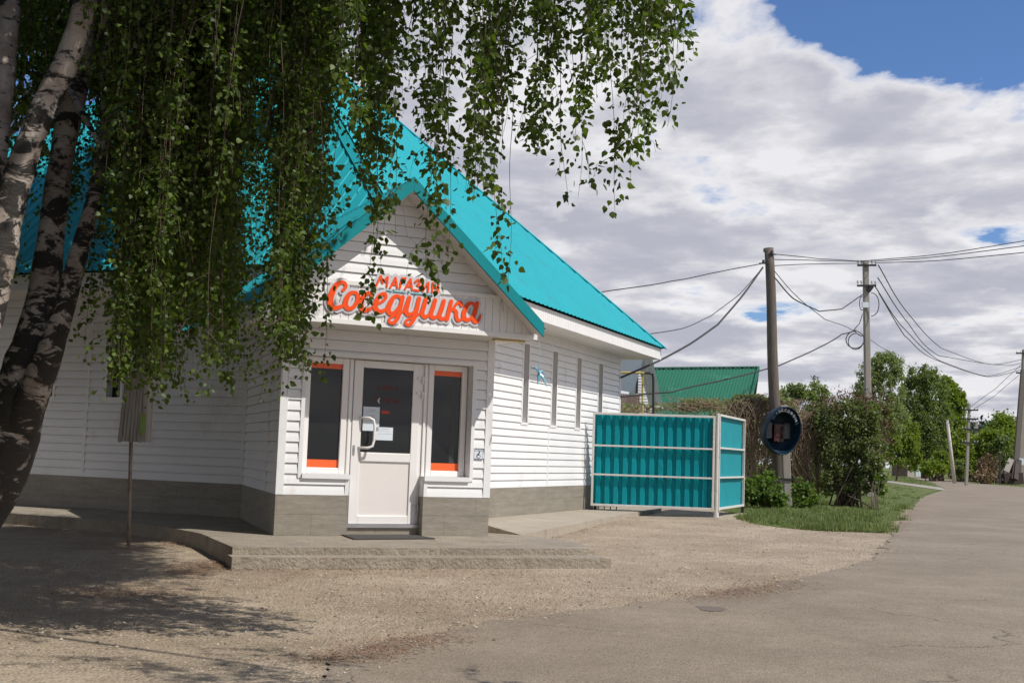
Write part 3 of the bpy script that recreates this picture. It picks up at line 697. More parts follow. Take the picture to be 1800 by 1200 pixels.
# ------------------------------------------------------------ the sign lettering (traced as strokes, contoured)
def cat(pts, w, n=10):
    P = np.array(pts, float); Wd = np.array(w if hasattr(w, '__len__') else [w]*len(pts), float)
    Q = np.vstack([2*P[0]-P[1], P, 2*P[-1]-P[-2]]); out = []
    for i in range(len(P)-1):
        p0, p1, p2, p3 = Q[i:i+4]
        for t in np.linspace(0, 1, n, endpoint=False):
            out.append((*(.5*((2*p1)+(-p0+p2)*t+(2*p0-5*p1+4*p2-p3)*t*t+(-p0+3*p1-3*p2+p3)*t**3)), Wd[i]*(1-t)+Wd[i+1]*t))
    out.append((*P[-1], Wd[-1])); return np.array(out)
big = [
 ([(262,240),(292,205),(285,165),(240,155),(185,195),(145,275),(128,350),(140,405),(185,425),(250,405),(300,365)], [30,36,36,38,56,66,66,58,46,36,24]),
 ([(400,262),(345,268),(305,320),(290,385),(315,428),(360,425),(405,375),(425,310),(400,262)], [36,40,54,60,50,40,46,50,36]),
 ([(560,318),(572,285),(535,268),(485,300),(458,365),(462,425),(505,452),(560,430),(600,395)], [34,40,38,46,58,58,46,34,24]),
 ([(612,388),(665,365),(715,318),(708,278),(665,285),(625,335),(605,395),(620,445),(668,462),(725,430),(760,395)], [22,26,36,38,38,50,58,54,42,30,22]),
 ([(872,325),(850,300),(805,310),(765,370),(742,435),(758,480),(805,475),(850,420)], [30,32,42,56,60,50,36,30]),
 ([(895,310),(870,420),(845,520),(800,580),(752,572),(762,530),(830,498),(895,465),(925,440)], [46,52,50,38,30,26,26,24,20]),
 ([(965,318),(945,385),(930,450),(950,492),(1000,482),(1035,440)], [46,54,58,48,34,28]),
 ([(1068,325),(1045,425),(1015,530),(970,600),(925,592),(940,552),(1010,520),(1075,485),(1100,460)], [46,52,50,38,30,26,26,24,20]),
 ([(1140,332),(1118,410),(1100,480),(1125,520),(1170,500),(1195,470)], [46,52,52,44,32,26]),
 ([(1238,342),(1215,420),(1192,492),(1215,528),(1260,512),(1285,480)], [46,52,52,44,32,26]),
 ([(1330,352),(1308,430),(1282,500),(1300,540),(1345,528),(1372,490)], [46,52,52,44,32,26]),
 ([(1408,355),(1385,450),(1362,545)], [44,50,46]),
 ([(1515,398),(1505,368),(1465,380),(1430,430),(1395,455)], [40,36,30,30,26]),
 ([(1425,440),(1458,465),(1462,520),(1480,555),(1520,545)], [34,46,48,40,24]),
 ([(1650,398),(1625,372),(1580,392),(1548,455),(1540,515),(1568,552),(1612,535),(1645,480)], [30,34,44,54,56,46,34,28]),
 ([(1682,375),(1662,455),(1640,530),(1660,572),(1700,550),(1718,500)], [46,52,52,44,30,18]),
]
small = [[(612,195),(665,88),(684,160),(738,98),(728,200)], [(765,208),(820,105),(838,214)], [(783,176),(830,180)], [(865,218),(890,112),(925,116)],
 [(920,225),(978,120),(995,232)], [(938,196),(990,200)], [(1028,150),(1062,128),(1080,155),(1050,182),(1088,205),(1065,240),(1018,235)],
 [(1112,150),(1108,245),(1168,158),(1165,250)], [(1215,160),(1205,258)], [(1272,165),(1264,262)], [(1210,208),(1268,213)]]
def tosz(x, y, d=.65): return fac(560+x/6, 470+y/6, d)
def strokes_field(strs, g=.004, pad=.12):
    S_ = []
    for P in strs:
        A = np.array([(*tosz(x, y), w/6*.00705/2) for x, y, w in P])  # half width in metres
        S_.append(A)
    allp = np.vstack(S_); x0, z0 = allp[:, 0].min()-pad, allp[:, 1].min()-pad; x1, z1 = allp[:, 0].max()+pad, allp[:, 1].max()+pad
    xs = np.arange(x0, x1, g); zs = np.arange(z0, z1, g); X, Z = np.meshgrid(xs, zs); D = np.full(X.shape, 9.)
    for A in S_:
        for (ax, az_, ar), (bx, bz, br) in zip(A[:-1], A[1:]):
            ux, uz = bx-ax, bz-az_; l2 = ux*ux+uz*uz+1e-12; t = np.clip(((X-ax)*ux+(Z-az_)*uz)/l2, 0, 1)
            D = np.minimum(D, np.hypot(X-ax-t*ux, Z-az_-t*uz)-(ar+(br-ar)*t))
    return xs, zs, D
def contours(xs, zs, D, lev):
    F = D-lev; seg = {}; pt = {}
    nz, nx = F.shape
    def ep(i, j, k):  # edge point: k=0 horizontal from (i,j)->(i,j+1), k=1 vertical
        key = (i, j, k)
        if key not in pt:
            if k == 0: a, b = F[i, j], F[i, j+1]; t = a/(a-b); pt[key] = (xs[j]+t*(xs[j+1]-xs[j]), zs[i])
            else: a, b = F[i, j], F[i+1, j]; t = a/(a-b); pt[key] = (xs[j], zs[i]+t*(zs[i+1]-zs[i]))
        return key
    ins = F < 0; act = (ins[:-1, :-1].astype(int)+ins[:-1, 1:]+ins[1:, :-1]+ins[1:, 1:]); I, J = np.where((act > 0) & (act < 4))
    tab = {1: [(3, 0)], 2: [(0, 1)], 3: [(3, 1)], 4: [(1, 2)], 5: [(3, 0), (1, 2)], 6: [(0, 2)], 7: [(3, 2)], 8: [(2, 3)], 9: [(2, 0)], 10: [(0, 1), (2, 3)], 11: [(2, 1)], 12: [(1, 3)], 13: [(1, 0)], 14: [(0, 3)]}
    adj = {}
    for i, j in zip(I, J):
        c = int(ins[i, j])+2*int(ins[i, j+1])+4*int(ins[i+1, j+1])+8*int(ins[i+1, j])
        E = [(i, j, 0), (i, j+1, 1), (i+1, j, 0), (i, j, 1)]
        for a, b in tab[c]:
            a, b = ep(*E[a]), ep(*E[b]); adj.setdefault(a, []).append(b); adj.setdefault(b, []).append(a)
    loops = []; seen = set()
    for s in adj:
        if s in seen: continue
        lp = [s]; seen.add(s); cur = s
        while True:
            nx_ = [k for k in adj[cur] if k not in seen]
            if not nx_: break
            cur = nx_[0]; seen.add(cur); lp.append(cur)
        if len(lp) > 8: loops.append([pt[k] for k in lp][::2])
    return loops
def plate(name, loops, d, th, mat, parent, bev=.0):
    cu = bpy.data.curves.new(name, 'CURVE'); cu.dimensions = '2D'; cu.fill_mode = 'BOTH'; cu.extrude = th/2; cu.bevel_depth = bev
    for lp in loops:
        sp_ = cu.splines.new('POLY'); sp_.points.add(len(lp)-1)
        for i, (x, z) in enumerate(lp): sp_.points[i].co = (x, z, 0, 1)
        sp_.use_cyclic_u = True
    ob = bpy.data.objects.new(name, cu); COL.objects.link(ob); bpy.context.view_layer.update()
    me = bpy.data.meshes.new_from_object(ob.evaluated_get(bpy.context.evaluated_depsgraph_get())); bpy.data.objects.remove(ob)
    n = len(me.vertices); co = np.empty(n*3); me.vertices.foreach_get('co', co); co = co.reshape(-1, 3)
    w = np.array([fF(c[0], d+c[2], c[1]) for c in co])-ORG[parent]
    me.vertices.foreach_set('co', w.ravel()); me.update(); me.materials.clear()
    for p in me.polygons: p.material_index = 0
    return link(name, me, mat, parent)
sign = empty('shop_sign', tuple(fF(1.4, dS, 2.95)), 'raised orange cyrillic lettering on a white outlined plate above the shop door', 'sign')
SB = [cat(p, w) for p, w in big]; SS = [cat(p, 23, 4) if len(p) > 4 and i == 6 else np.array([(*a, 23) for a in p], float) for i, p in enumerate(small)]
xs_, zs_, Dall = strokes_field(SB+SS)
plate('backing_plate', contours(xs_, zs_, Dall, .034), dS+.012, .012, m_plate, sign)
for s in np.linspace(.7, 2.3, 4): mb = MB(); mb.fbox(fF, s, s+.03, dS-.01, dS+.009, 3.05, 3.1); mb.build('bracket', m_steel, sign)
for P in SB:   # one raised stroke body per letter pass
    pass
_, _, Db = strokes_field(SB); xb, zb_s, Db = strokes_field(SB)
plate('large_letters', contours(xb, zb_s, Db, 0), dS+.026, .006, m_letter, sign)
xb, zb_s, Db = strokes_field(SS, .003)
plate('small_letters', contours(xb, zb_s, Db, 0), dS+.026, .006, m_letter, sign)
mb = MB()
for a, b in (((722, 240), (925, 266)), ((985, 270), (1215, 292)), ((945, 268), (962, 270))):
    (s0, z0_), (s1, z1_) = tosz(*a), tosz(*b); mb.bar(fF(s0, dS+.026, z0_), fF(s1, dS+.026, z1_), .008, .009, up=ZU)
mb.build('underline', m_blue, sign)
# festoon of clear string lights under the gable
sl_ = MB()
pts = [(709, 357), (713, 400), (722, 418), (745, 428), (770, 420), (800, 430), (845, 470), (880, 500), (888, 560)]
P3 = []
for a, b in zip(pts[:-1], pts[1:]):
    for t in (0, .33, .66): P3.append(fF(*(lambda s, z: (s, dS+.03, z))(*fac(a[0]+(b[0]-a[0])*t, a[1]+(b[1]-a[1])*t+8*math.sin(t*3.14), dS+.03))))
sl_.tube(P3, .004, 5)
for p in P3[::2]: sl_.tube([p, p-ZU*.035+q*random.uniform(-.02, .02)], [.006, .004], 5)
tag(sl_.build('string_lights', m_ceram, org=P3[0]), 'thin pale festoon of string lights drooping across the gable above the sign', 'string lights')
rb = MB(); p0 = fF(3.3, dS-.05, zb0-.01); rb.tube([p0, p0-ZU*.25, p0-ZU*.42], .003, 5)
for k in range(9):
    a_ = p0-ZU*.42; w_ = V3(random.uniform(-.12, .12), random.uniform(-.1, .1), random.uniform(-.22, .06)); rb.tube([a_, a_+w_*.5+ZU*.03, a_+w_], [.006, .016, .006], 5)
tag(rb.build('ribbon', M('pale_blue_plastic', (.22, .55, .70), .3), org=p0), 'small pale blue and clear plastic tangle hanging on a thread from the porch eave', 'ribbon')
# access sign on the right pier
asg = empty('access_sign', tuple(fF(2.7, .02, 1.3)), 'small square white wheelchair sign on the siding right of the entrance', 'sign')
(a, b), (c, d) = fac(833, 791, .025), fac(849, 807, .025)
mb = MB(); mb.fbox(fF, a, c, .017, .026, d, b); mb.build('plate', m_paper, asg)
mb = MB()
for u0, v0, u1, v1 in ((0, 0, c-a, .008), (0, b-d-.008, c-a, b-d), (0, .008, .006, b-d-.008), (c-a-.006, .008, c-a, b-d-.008)): mb.fbox(fF, a+u0, a+u1, .0262, .0272, d+v0, d+v1)
mb.build('border', m_ink, asg)
mb = MB(); cx, cz = (a+c)/2, (b+d)/2
T = lambda u, v: fF(cx+u, .0275, cz+v)
mb.tube([T(.012, .032), T(.012, .046)], .008, 8)
mb.bar(T(.008, .028), T(-.002, -.002), .012, .004, up=nq); mb.bar(T(-.002, -.002), T(-.022, -.004), .010, .004, up=nq); mb.bar(T(-.022, -.004), T(-.026, -.034), .008, .004, up=nq); mb.bar(T(0, .014), T(-.018, .012), .006, .004, up=nq)
mb.tube([T(.002+.024*math.cos(w), -.018+.024*math.sin(w)) for w in np.linspace(-2.6, 1.2, 12)], .003, 5)
mb.build('symbol', m_black, asg)
# doormat
a, b, c, d = gz(601, 941, TOP), gz(731, 941.5, TOP), gz(765, 947.5, TOP), gz(622, 948.5, TOP)
mb = MB(); mb.box8([p+ZU*.002 for p in (d, c, b, a)]+[p+ZU*.016 for p in (d, c, b, a)])
tag(mb.build('doormat', m_mat, org=d), 'thin dark grey rubber mat lying on the concrete slab before the door', 'doormat')
# ------------------------------------------------------------ metal fence / gate leaves of teal profiled sheet
gate = empty('metal_fence', (gB[0], gB[1], .17), 'teal profiled sheet fence in a cream welded frame beside the shop corner', 'fence')
def leaf(A, B, zb_, zt_, ribs, deep, mats, ncut, name='frame'):
    u = nrm((B-A)*V3(1, 1, 0)); Lg = float(np.linalg.norm((B-A)*V3(1, 1, 0))); n = V3(u[1], -u[0], 0)
    if n@V3(-A[0], -A[1], 0) < 0: n = -n
    fr = frame(V3(A[0], A[1], 0), u, n); mb = MB(); w = .046
    zs2 = [zb_, zb_+(zt_-zb_)*.335, zb_+(zt_-zb_)*.645, zt_]
    for s in (0, Lg-w): mb.fbox(fr, s, s+w, -.025, .03, zb_, zt_)
    for z in (zb_, zt_-w, zs2[1]-w*.4, zs2[2]-w*.4): mb.fbox(fr, w, Lg-w, -.024, .028, z, z+(w if z in (zb_, zt_-w) else w*.8))
    mb.build('frame', m_gframe, gate, bevel=.004)
    prof = []; x = w*.6
    while x < Lg-w*.6:
        for dx, k in ((0, 0), (.30, 0), (.38, 1), (.86, 1), (.96, 0)):
            if x+dx*ribs < Lg-w*.5: prof.append((x+dx*ribs, k))
        x += ribs
    v = []; f = []
    for s, k in prof: v += [fr(s, -.045-deep*(1-k), zb_+.03), fr(s, -.045-deep*(1-k), zt_-.03)]
    for i in range(len(prof)-1): f.append((2*i, 2*i+2, 2*i+3, 2*i+1))
    m2 = MB(); m2.add(v, f); m2.build('profiled_sheet', mats, gate)
zbt_ = lambda p: float(p[2])
leaf(gA, gB-V3(.05, 0, 0), float(gA[2]), float(at(1042, 724, 25.25)[2]), .185, .05, m_gate, 15)
leaf(gB+V3(.03, .03, 0), gC, float(at(1259, 896, 25.0)[2]), float(at(1262, 727, 25.0)[2]), .125, .022, M('teal_side_sheet', (.006, .30, .35), .6, .08, 2), 12)
mb = MB(); mb.tube([V3(gB[0], gB[1], .1), V3(gB[0], gB[1], .30)], .055, 10); mb.tube([V3(gB[0], gB[1], .2), V3(gB[0], gB[1], float(at(1262, 726, 25.0)[2]))], .032, 8); mb.build('post', m_gframe, gate)
mb = MB(); mb.tube([V3(gA[0]+.12, gA[1]+.25, .1), V3(gA[0]+.12, gA[1]+.25, .5)], .03, 8); mb.build('stub_post', m_black, gate); mb = MB(); mb.tube([V3(gC[0], gC[1]+.05, .1), V3(gC[0], gC[1]+.05, .5)], .04, 8)
mb.build('stub_post', m_black, gate)
for k in range(4): mb = MB(); mb.tube([V3(gA[0]+.2+k*.13, gA[1]+.5, .1), V3(gA[0]+.2+k*.13, gA[1]+.5, .5)], .012, 6); mb.build('stub_bar', m_black, gate)
# drain downpipe strip at the far corner of the wall
mb = MB(); mb.tube([fR(LR-.35, .06, .3), fR(LR-.35, .06, 1.9)], .03, 8)
tag(mb.build('steel_post', m_black, org=fR(LR-.35, .06, .3)), 'slim dark post standing against the white wall behind the fence corner', 'post')
# ------------------------------------------------------------ wooden box on post (left)
bp_ = gz(226, 964, .07); Yb = bp_[1]
bx = empty('nesting_box', tuple(bp_), 'weathered grey wooden box of vertical boards on a thin rusty post', 'nest box')
mb = MB(); mb.tube([bp_-ZU*.1, at(229, 776, Yb)+ZU*.25], .022, 10); mb.build('post', M('rusty_pipe', (.30, .24, .19), .7, .3, 6, dirt=((.2, .09, .045), 5, .5)), bx, smooth=True)
c0 = at(236, 776, Yb); top = at(238, 652, Yb)
mb = MB(); nb = 7
for i in range(nb):
    x = -.155+i*.31/nb; mb.box8([c0+V3(x, -.13, random.uniform(-.02, .02)), c0+V3(x+.31/nb-.006, -.13, random.uniform(-.02, .02)), c0+V3(x+.31/nb-.006, -.11, 0), c0+V3(x, -.11, 0)] + [V3(c0[0]+x*.82+.02+k, c0[1]+e, top[2]) for k, e in ((0, -.13), (.31/nb*.82-.004, -.13), (.31/nb*.82-.004, -.11), (0, -.11))])
for sgn in (-1, 1):
    mb.box8([c0+V3(sgn*.155-.01, -.11, 0), c0+V3(sgn*.155+.01, -.11, 0), c0+V3(sgn*.155+.01, .13, 0), c0+V3(sgn*.155-.01, .13, 0)]+[V3(c0[0]+sgn*.13+.02+a, c0[1]+b, top[2]) for a, b in ((-.01, -.11), (.01, -.11), (.01, .13), (-.01, .13))])
mb.box8([c0+V3(-.15, .11, 0), c0+V3(.15, .11, 0), c0+V3(.15, .13, 0), c0+V3(-.15, .13, 0)]+[V3(c0[0]+a, c0[1]+b, top[2]) for a, b in ((-.12, .11), (.14, .11), (.14, .13), (-.12, .13))])
mb.fbox(frame(c0, V3(1, 0, 0), V3(0, -1, 0)), -.15, .15, -.12, .12, .01, .03)
mb.build('box', m_boxwood, bx)
mb = MB(); tp = V3(c0[0]+.02, c0[1], top[2]); mb.box8([tp+V3(*a) for a in ((-.2, -.19, 0), (.2, -.19, 0), (.2, .17, .05), (-.2, .17, .05), (-.2, -.19, .025), (.2, -.19, .025), (.2, .17, .075), (-.2, .17, .075))]); mb.build('roof_board', m_boxwood, bx)
mb = MB(); g0 = at(251, 748, Yb-.135); mb.box8([g0+V3(x, y, z) for z in (-.10, .14) for x, y in ((-.035, -.004), (.028, -.004), (.028, .001), (-.035, .001))]); mb.build('paint_patch', m_lime, bx)
# ------------------------------------------------------------ poles and cables
def xform_arm(mb, c, w, t=.05): mb.bar(c-V3(w/2, .0, 0), c+V3(w/2, .0, 0), t, t)
wpB = gp(1372, 893); wpY = 32.8
wp = empty('wooden_pole', (at(1368, 890, wpY)[0], wpY, .24), 'leaning grey wooden utility pole with a slanted top behind the blue phone hood', 'utility pole')
P0, P1 = at(1370, 893, wpY), at(1351, 436, wpY)
mb = MB(); pts = [P0+(P1-P0)*t+V3(.02*math.sin(t*9), 0, 0) for t in np.linspace(0, 1, 14)]; rr = [.165-.04*t for t in np.linspace(0, 1, 14)]
mb.tube(pts, rr, 14); mb.add([], []); 
o = mb.build('shaft', m_wood, wp, smooth=True)
mb = MB(); mb.prism([P1+V3(-.125, -.1, -.01), P1+V3(.125, -.1, -.09), P1+V3(.125, -.1, -.10), P1+V3(-.125, -.1, -.10)], V3(0, 1, 0), .2)
mb.build('cap', m_wood, wp)
for px, py in ((1357, 447), (1342, 463)): mb = MB(); c = at(px, py, wpY-.12); mb.tube([c, c+V3(0, 0, .10)], [.05, .03], 8); mb.bar(c-V3(.12, 0, 0), c+V3(.12, 0, 0), .03, .03); mb.build('insulator', m_black, wp)
st = empty('concrete_stub', (at(1386, 888, 32.4)[0], 32.4, .24), 'square concrete stub post strapped to the wooden pole under the phone hood', 'post')
A_ = at(1385, 888, 32.4); B_ = at(1377, 712, 32.4)
mb = MB(); mb.bar(A_-ZU*.1, B_, .21, .21, up=V3(0, 1, 0)); mb.build('post', m_poleconc, st, bevel=.02)
mb = MB()
for z in (.95, 2.3):
    mb = MB(); t = (z-A_[2])/(B_[2]-A_[2]); c = A_+(B_-A_)*t; mb.bar(c+V3(-.42, -.13, 0), c+V3(.13, -.13, 0), .02, .05); mb.bar(c+V3(-.42, .3, 0), c+V3(.13, .13, 0), .02, .05)
    mb.bar(c+V3(.13, -.13, 0), c+V3(.13, .13, 0), .02, .05)
    mb.build('strap', m_black, st)
def util_pole(name, px, pyb, ptx, pty, Y, w, arms, label, grp='overhead line poles along the street', base=None, aw=.55, wt=None):
    B0 = at(px, pyb, Y); T0 = at(ptx, pty, Y)
    e = empty(name, (B0[0], Y, float(gh(Y))), label, 'utility pole', grp)
    B0 = B0+(T0-B0)*((float(gh(Y))-.1-B0[2])/(T0[2]-B0[2]))
    mb = MB(); ax = nrm(T0-B0); s0 = w/2; s1 = (wt or w*.8)/2
    x, y = V3(1, 0, 0), V3(0, 1, 0)
    mb.box8([B0-x*s0-y*s0, B0+x*s0-y*s0, B0+x*s0+y*s0, B0-x*s0+y*s0, T0-x*s1-y*s1, T0+x*s1-y*s1, T0+x*s1+y*s1, T0-x*s1+y*s1])
    mb.build('shaft', m_poleconc, e, bevel=w*.12)
    for dz in arms:
        c = T0-ZU*dz-y*(w*.6)
        m = MB(); m.bar(c-x*aw, c+x*aw+ZU*.03, max(.06, Y*.0010), max(.07, Y*.0012)); ar = m.build('crossarm', m_black, e)
        for k in ((-1, -.6, .6, 1)): m = MB(); p = c+x*aw*k*.93; m.tube([p, p+ZU*.10, p+ZU*.12, p+ZU*.2], [.015, .015, .045, .035], 8); m.build('insulator', m_ceram, ar)
    return e, T0
cpY = 45
cpole, cT = util_pole('concrete_pole', 1528, 860, 1521.5, 458, cpY, .26, (.22, 1.0), 'near square concrete utility pole with two short crossarms and looped cables', aw=.36, wt=.2)
mb = MB(); c = at(1521, 536, cpY-.16); mb.box8([c+V3(a, b, k) for k in (-.1, .1) for a, b in ((-.12, -.05), (.12, -.05), (.12, .05), (-.12, .05))]); mb.build('junction_box', m_paper, cpole)
mb = MB(); c = at(1526, 507, cpY-.16); mb.tube([c-V3(.0, 0, .1), c+V3(.14, 0, .1)], .09, 8); mb.build('clamp', m_black, cpole)
fp, fpT = util_pole('concrete_pole', 1698.5, 853, 1704, 709, 88, .21, (.5, 1.15, 1.9, 2.9), 'far slim pole with four crossarms in front of bright green bushes', aw=.6)
util_pole('concrete_pole', 1714.5, 780, 1716, 741, 150, .5, (1.0, 1.8), 'smallest distant pole rising behind the bushes on the horizon', aw=1.5)
rp, rpT = util_pole('concrete_pole', 1793, 851, 1801, 614, 109, .48, (.4, 2.2), 'tall concrete pole with a diagonal brace at the right picture edge', aw=.9)
mb = MB(); a_ = at(1783, 846, 107); b_ = at(1799, 650, 108.6); mb.bar(a_, b_, .42, .3, up=V3(0, 1, 0)); mb.build('brace', M('dark_old_concrete', (.12, .105, .09), .9), rp)
mb = MB(); c = at(1794.5, 812, 108.6); mb.box8([c+V3(a, b, k) for k in (-.25, .35) for a, b in ((-.26, -.03), (.26, -.03), (.26, .03), (-.26, .03))]); mb.build('poster', m_paper, rp)
lp_ = empty('leaning_post', tuple(at(1678, 849, 100)), 'thin pale wooden post leaning left at the lane entrance', 'post')
mb = MB(); mb.tube([at(1678, 849, 100), at(1665, 738, 100)], [.17, .13], 8); mb.build('shaft', m_lwood, lp_, smooth=True)
def cable(pts, rad, label, n=70, grp='overhead cables'):
    """pts: (px, py, Y) control points through which the cable hangs"""
    P = [at(*p) for p in pts]
    Q = cat([p[:2] for p in P], [p[2] for p in P], max(3, n//len(P)))
    mb = MB(); mb.tube([V3(*c) for c in Q], rad, 5)
    return tag(mb.build('cable', m_wire, org=P[0], smooth=True), label, 'cable', grp)
G1 = 'wires running right out of the photo'; G2 = 'wires sagging to the braced pole'; G3 = 'wires between the two near poles'
cable([(1092, 663, 27.4), (1160, 633, 28.6), (1215, 603, 29.8), (1262, 570, 30.8), (1305, 520, 31.8), (1341, 470, 32.7)], .026, 'thick black cable from the shop wall corner up to the wooden pole', grp='cables to the shop')
cable([(1058, 513, 27), (1180, 494, 29.5), (1262, 478, 31), (1341, 463, 32.7)], .013, 'thin wire from the roof edge straight to the wooden pole', grp='cables to the shop')
cable([(1120, 590, 27.6), (1200, 577, 29.5), (1250, 555, 30.6), (1300, 517, 31.8), (1341, 470, 32.7)], .011, 'faint lower wire sagging from the roof corner to the wooden pole', grp='cables to the shop')
cable([(1092, 697, 27.5), (1180, 689, 30), (1290, 663, 34), (1370, 642, 37), (1435, 613, 40), (1480, 587, 43), (1505, 580, 44.6)], .022, 'long low cable passing in front of the green roof to the looped pole', grp='cables to the shop')
for i, (y0, ym, y1) in enumerate(((446, 455, 459), (456, 458, 460), (467, 464, 463))):
    cable([(1356, y0, 32.7), (1440, ym, 38.5), (1512+i*6, y1, 44.8)], .013, ['topmost', 'middle', 'lowest'][i]+' of the three nearly level wires between wooden and concrete pole', grp=G3)
for i, (y0, ym, y1) in enumerate(((459, 447, 422), (460, 451, 432), (462, 458, 445))):
    cable([(1512+i*14, y0, 44.8), (1650, ym, 40), (1840, y1-5, 34)], .014, ['topmost', 'middle', 'lowest'][i]+' of the three wires leaving the near concrete pole to the right', grp=G1)
cable([(1361, 487, 32.7), (1395, 525, 36), (1440, 547, 39), (1480, 543, 42), (1517, 517, 44.8)], .02, 'dark slack cable drooping between the wooden and the concrete pole', grp=G3)
cable([(1361, 476, 32.7), (1400, 520, 36), (1450, 561, 39), (1510, 589, 44), (1560, 616, 60), (1620, 660, 80)], .012, 'faint wire running down past the concrete pole towards the trees', grp=G2)
for i, (a, b, c, d) in enumerate((((1544, 466), (1590, 543), (1655, 612), (1740, 640)), ((1543, 488), (1590, 560), (1650, 625), (1760, 641)), ((1536, 500), (1585, 573), (1650, 633), (1735, 661)), ((1545, 515), (1590, 590), (1640, 630), (1735, 662)))):
    cable([(*a, 44.8), (*b, 56), (*c, 75), (*d, 98), (1796, 632+i*6, 106)], .022, ['first and highest', 'second', 'third', 'fourth and lowest'][i]+' wire of the fan sagging from the near pole to the braced pole', grp=G2)
for i, (x0, y0, x1, y1, Yn) in enumerate(((1704, 716, 1796, 640, 106), (1704, 724, 1796, 655, 106), (1700, 740, 1610, 728, 96))):
    cable([(x0, y0, 88), ((x0+x1)/2, (y0+y1)/2+5, (88+Yn)/2), (x1, y1, Yn)], .02, ['upper wire from the four arm pole up to the braced pole', 'lower wire from the four arm pole up to the braced pole', 'wire from the four arm pole leading left into the trees'][i], grp='wires of the far poles')
mb = MB()
def loop_(cx, cy, rx_, ry_, Y, a0=0, a1=6.28, n=22): return [at(cx+rx_*math.cos(w), cy+ry_*math.sin(w), Y) for w in np.linspace(a0, a1, n)]
mb.tube(loop_(1503, 597, 16, 15, 44.7), .02, 5); mb.tube(loop_(1504, 600, 13, 14, 44.65, .3, 5.6), .018, 5)
mb.tube(loop_(1533, 535, 12, 20, 44.7, -1.7, 1.7), .018, 5); mb.tube(loop_(1515, 533, 4, 12, 44.7, 1.2, 5), .016, 5)
mb.tube([at(1516, 552, 44.7), at(1511, 568, 44.7), at(1498, 583, 44.7)], .016, 5)
tag(mb.build('cable_coil', m_wire, org=at(1503, 612, 44.7)), 'coiled slack black cable tied to the near concrete pole', 'cable')
# ------------------------------------------------------------ payphone hood
phc = at(1368, 757, 32.0); ph = empty('payphone', tuple(phc-ZU*.65), 'dark blue rounded payphone hood with white lettering on its rim, fixed to the wooden pole', 'payphone')
ang = math.radians(15); ux = V3(math.cos(ang), math.sin(ang), 0); uf = V3(math.sin(ang), -math.cos(ang), 0)  # faces camera, a little left
def rim(t, sc, dp, ox=0):
    x = math.cos(t); z = math.sin(t); r = 1+.06*math.sin(t*2+.6)
    return phc+ux*(x*.49*sc*r+ox)+ZU*((z*.64+.05*x*z)*sc)+uf*(dp+.12*z*min(1, max(0, dp)*3))
rings = [(.25, -.36), (.62, -.33), (.86, -.22), (.97, -.05), (1.0, .14), (1.0, .30), (.97, .315), (.955, .29), (.93, .1), (.80, -.08), (.5, -.17), (.1, -.19)]
vs = []; n = 40
for sc, dp in rings:
    for k in range(n): vs.append(rim(2*math.pi*k/n, sc, dp))
fs = [(i*n+k, i*n+(k+1) % n, (i+1)*n+(k+1) % n, (i+1)*n+k) for i in range(len(rings)-1) for k in range(n)]
fs += [tuple(range(n))[::-1], tuple((len(rings)-1)*n+k for k in range(n))]
mb = MB(); mb.add(vs, fs); mb.build('hood', m_booth, ph, smooth=True)
for sx_ in (-1, 1):
    mb = MB(); c = phc+ux*(.27*sx_)+uf*(-.02)+ZU*.02; mb.prism([c+ux*(-.09)+ZU*-.22, c+ux*.09+ZU*-.22, c+ux*.09+ZU*.2, c-ux*.09+ZU*.2], uf, .012)
    mb.build('side_panel', m_boothglass, ph)
c = phc+uf*-.05-ZU*.04+ux*.0
mb = MB(); fb = frame(c*V3(1, 1, 0), ux, uf); zc = c[2]
mb.fbox(fb, -.14, .14, -.08, .10, zc-.24, zc+.22); mb.fbox(fb, -.12, .12, .10, .115, zc+.1, zc+.19); mb.fbox(fb, -.1, .03, .10, .118, zc-.12, zc+.05)
for i in range(3):
    for j in range(4): mb.fbox(fb, -.09+i*.04, -.065+i*.04, .118, .124, zc-.11+j*.04, zc-.085+j*.04)
tel = mb.build('telephone', m_phone, ph, bevel=.008)
mb = MB(); mb.tube([fb(.09, .13, zc+.16), fb(.09, .16, zc+.1), fb(.09, .16, zc-.06), fb(.09, .13, zc-.13)], [.035, .02, .02, .035], 8); mb.tube([fb(.09, .13, zc-.13), fb(.06, .15, zc-.22), fb(-.03, .14, zc-.26), fb(-.08, .1, zc-.2)], .008, 6); mb.build('handset', m_black, tel)
GL = {'Т': [[(0, 1), (1, 1)], [(.5, 1), (.5, 0)]], 'А': [[(0, 0), (.5, 1), (1, 0)], [(.2, .35), (.8, .35)]], 'К': [[(0, 0), (0, 1)], [(.9, 1), (0, .45), (.95, 0)]],
      'С': [[(1, .85), (.6, 1), (.1, .8), (0, .5), (.1, .2), (.6, 0), (1, .15)]], 'О': [[(.5, 1), (.05, .75), (.05, .25), (.5, 0), (.95, .25), (.95, .75), (.5, 1)]],
      'Ф': [[(.5, 1.1), (.5, -.1)], [(.5, .85), (.05, .7), (.05, .35), (.5, .2), (.95, .35), (.95, .7), (.5, .85)]], 'Н': [[(0, 0), (0, 1)], [(1, 0), (1, 1)], [(0, .5), (1, .5)]]}
mb = MB()
for i, ch in enumerate('ТАКСОФОН'):
    th = math.radians(122-i*12.5)
    def lp(u, v):
        t = th-(u-.5)*.135; rr_ = .80+.115*v; p = rim(t, rr_, 0); 
        return phc+ux*(math.cos(t)*.49*rr_)+ZU*(math.sin(t)*.64*rr_)+uf*.32
    for stx in GL[ch]:
        for a_, b_ in zip(stx[:-1], stx[1:]): mb.bar(lp(*a_), lp(*b_), .016, .008, up=uf)
mb.build('lettering', m_white, ph)
mb = MB()  # visor band that carries the lettering
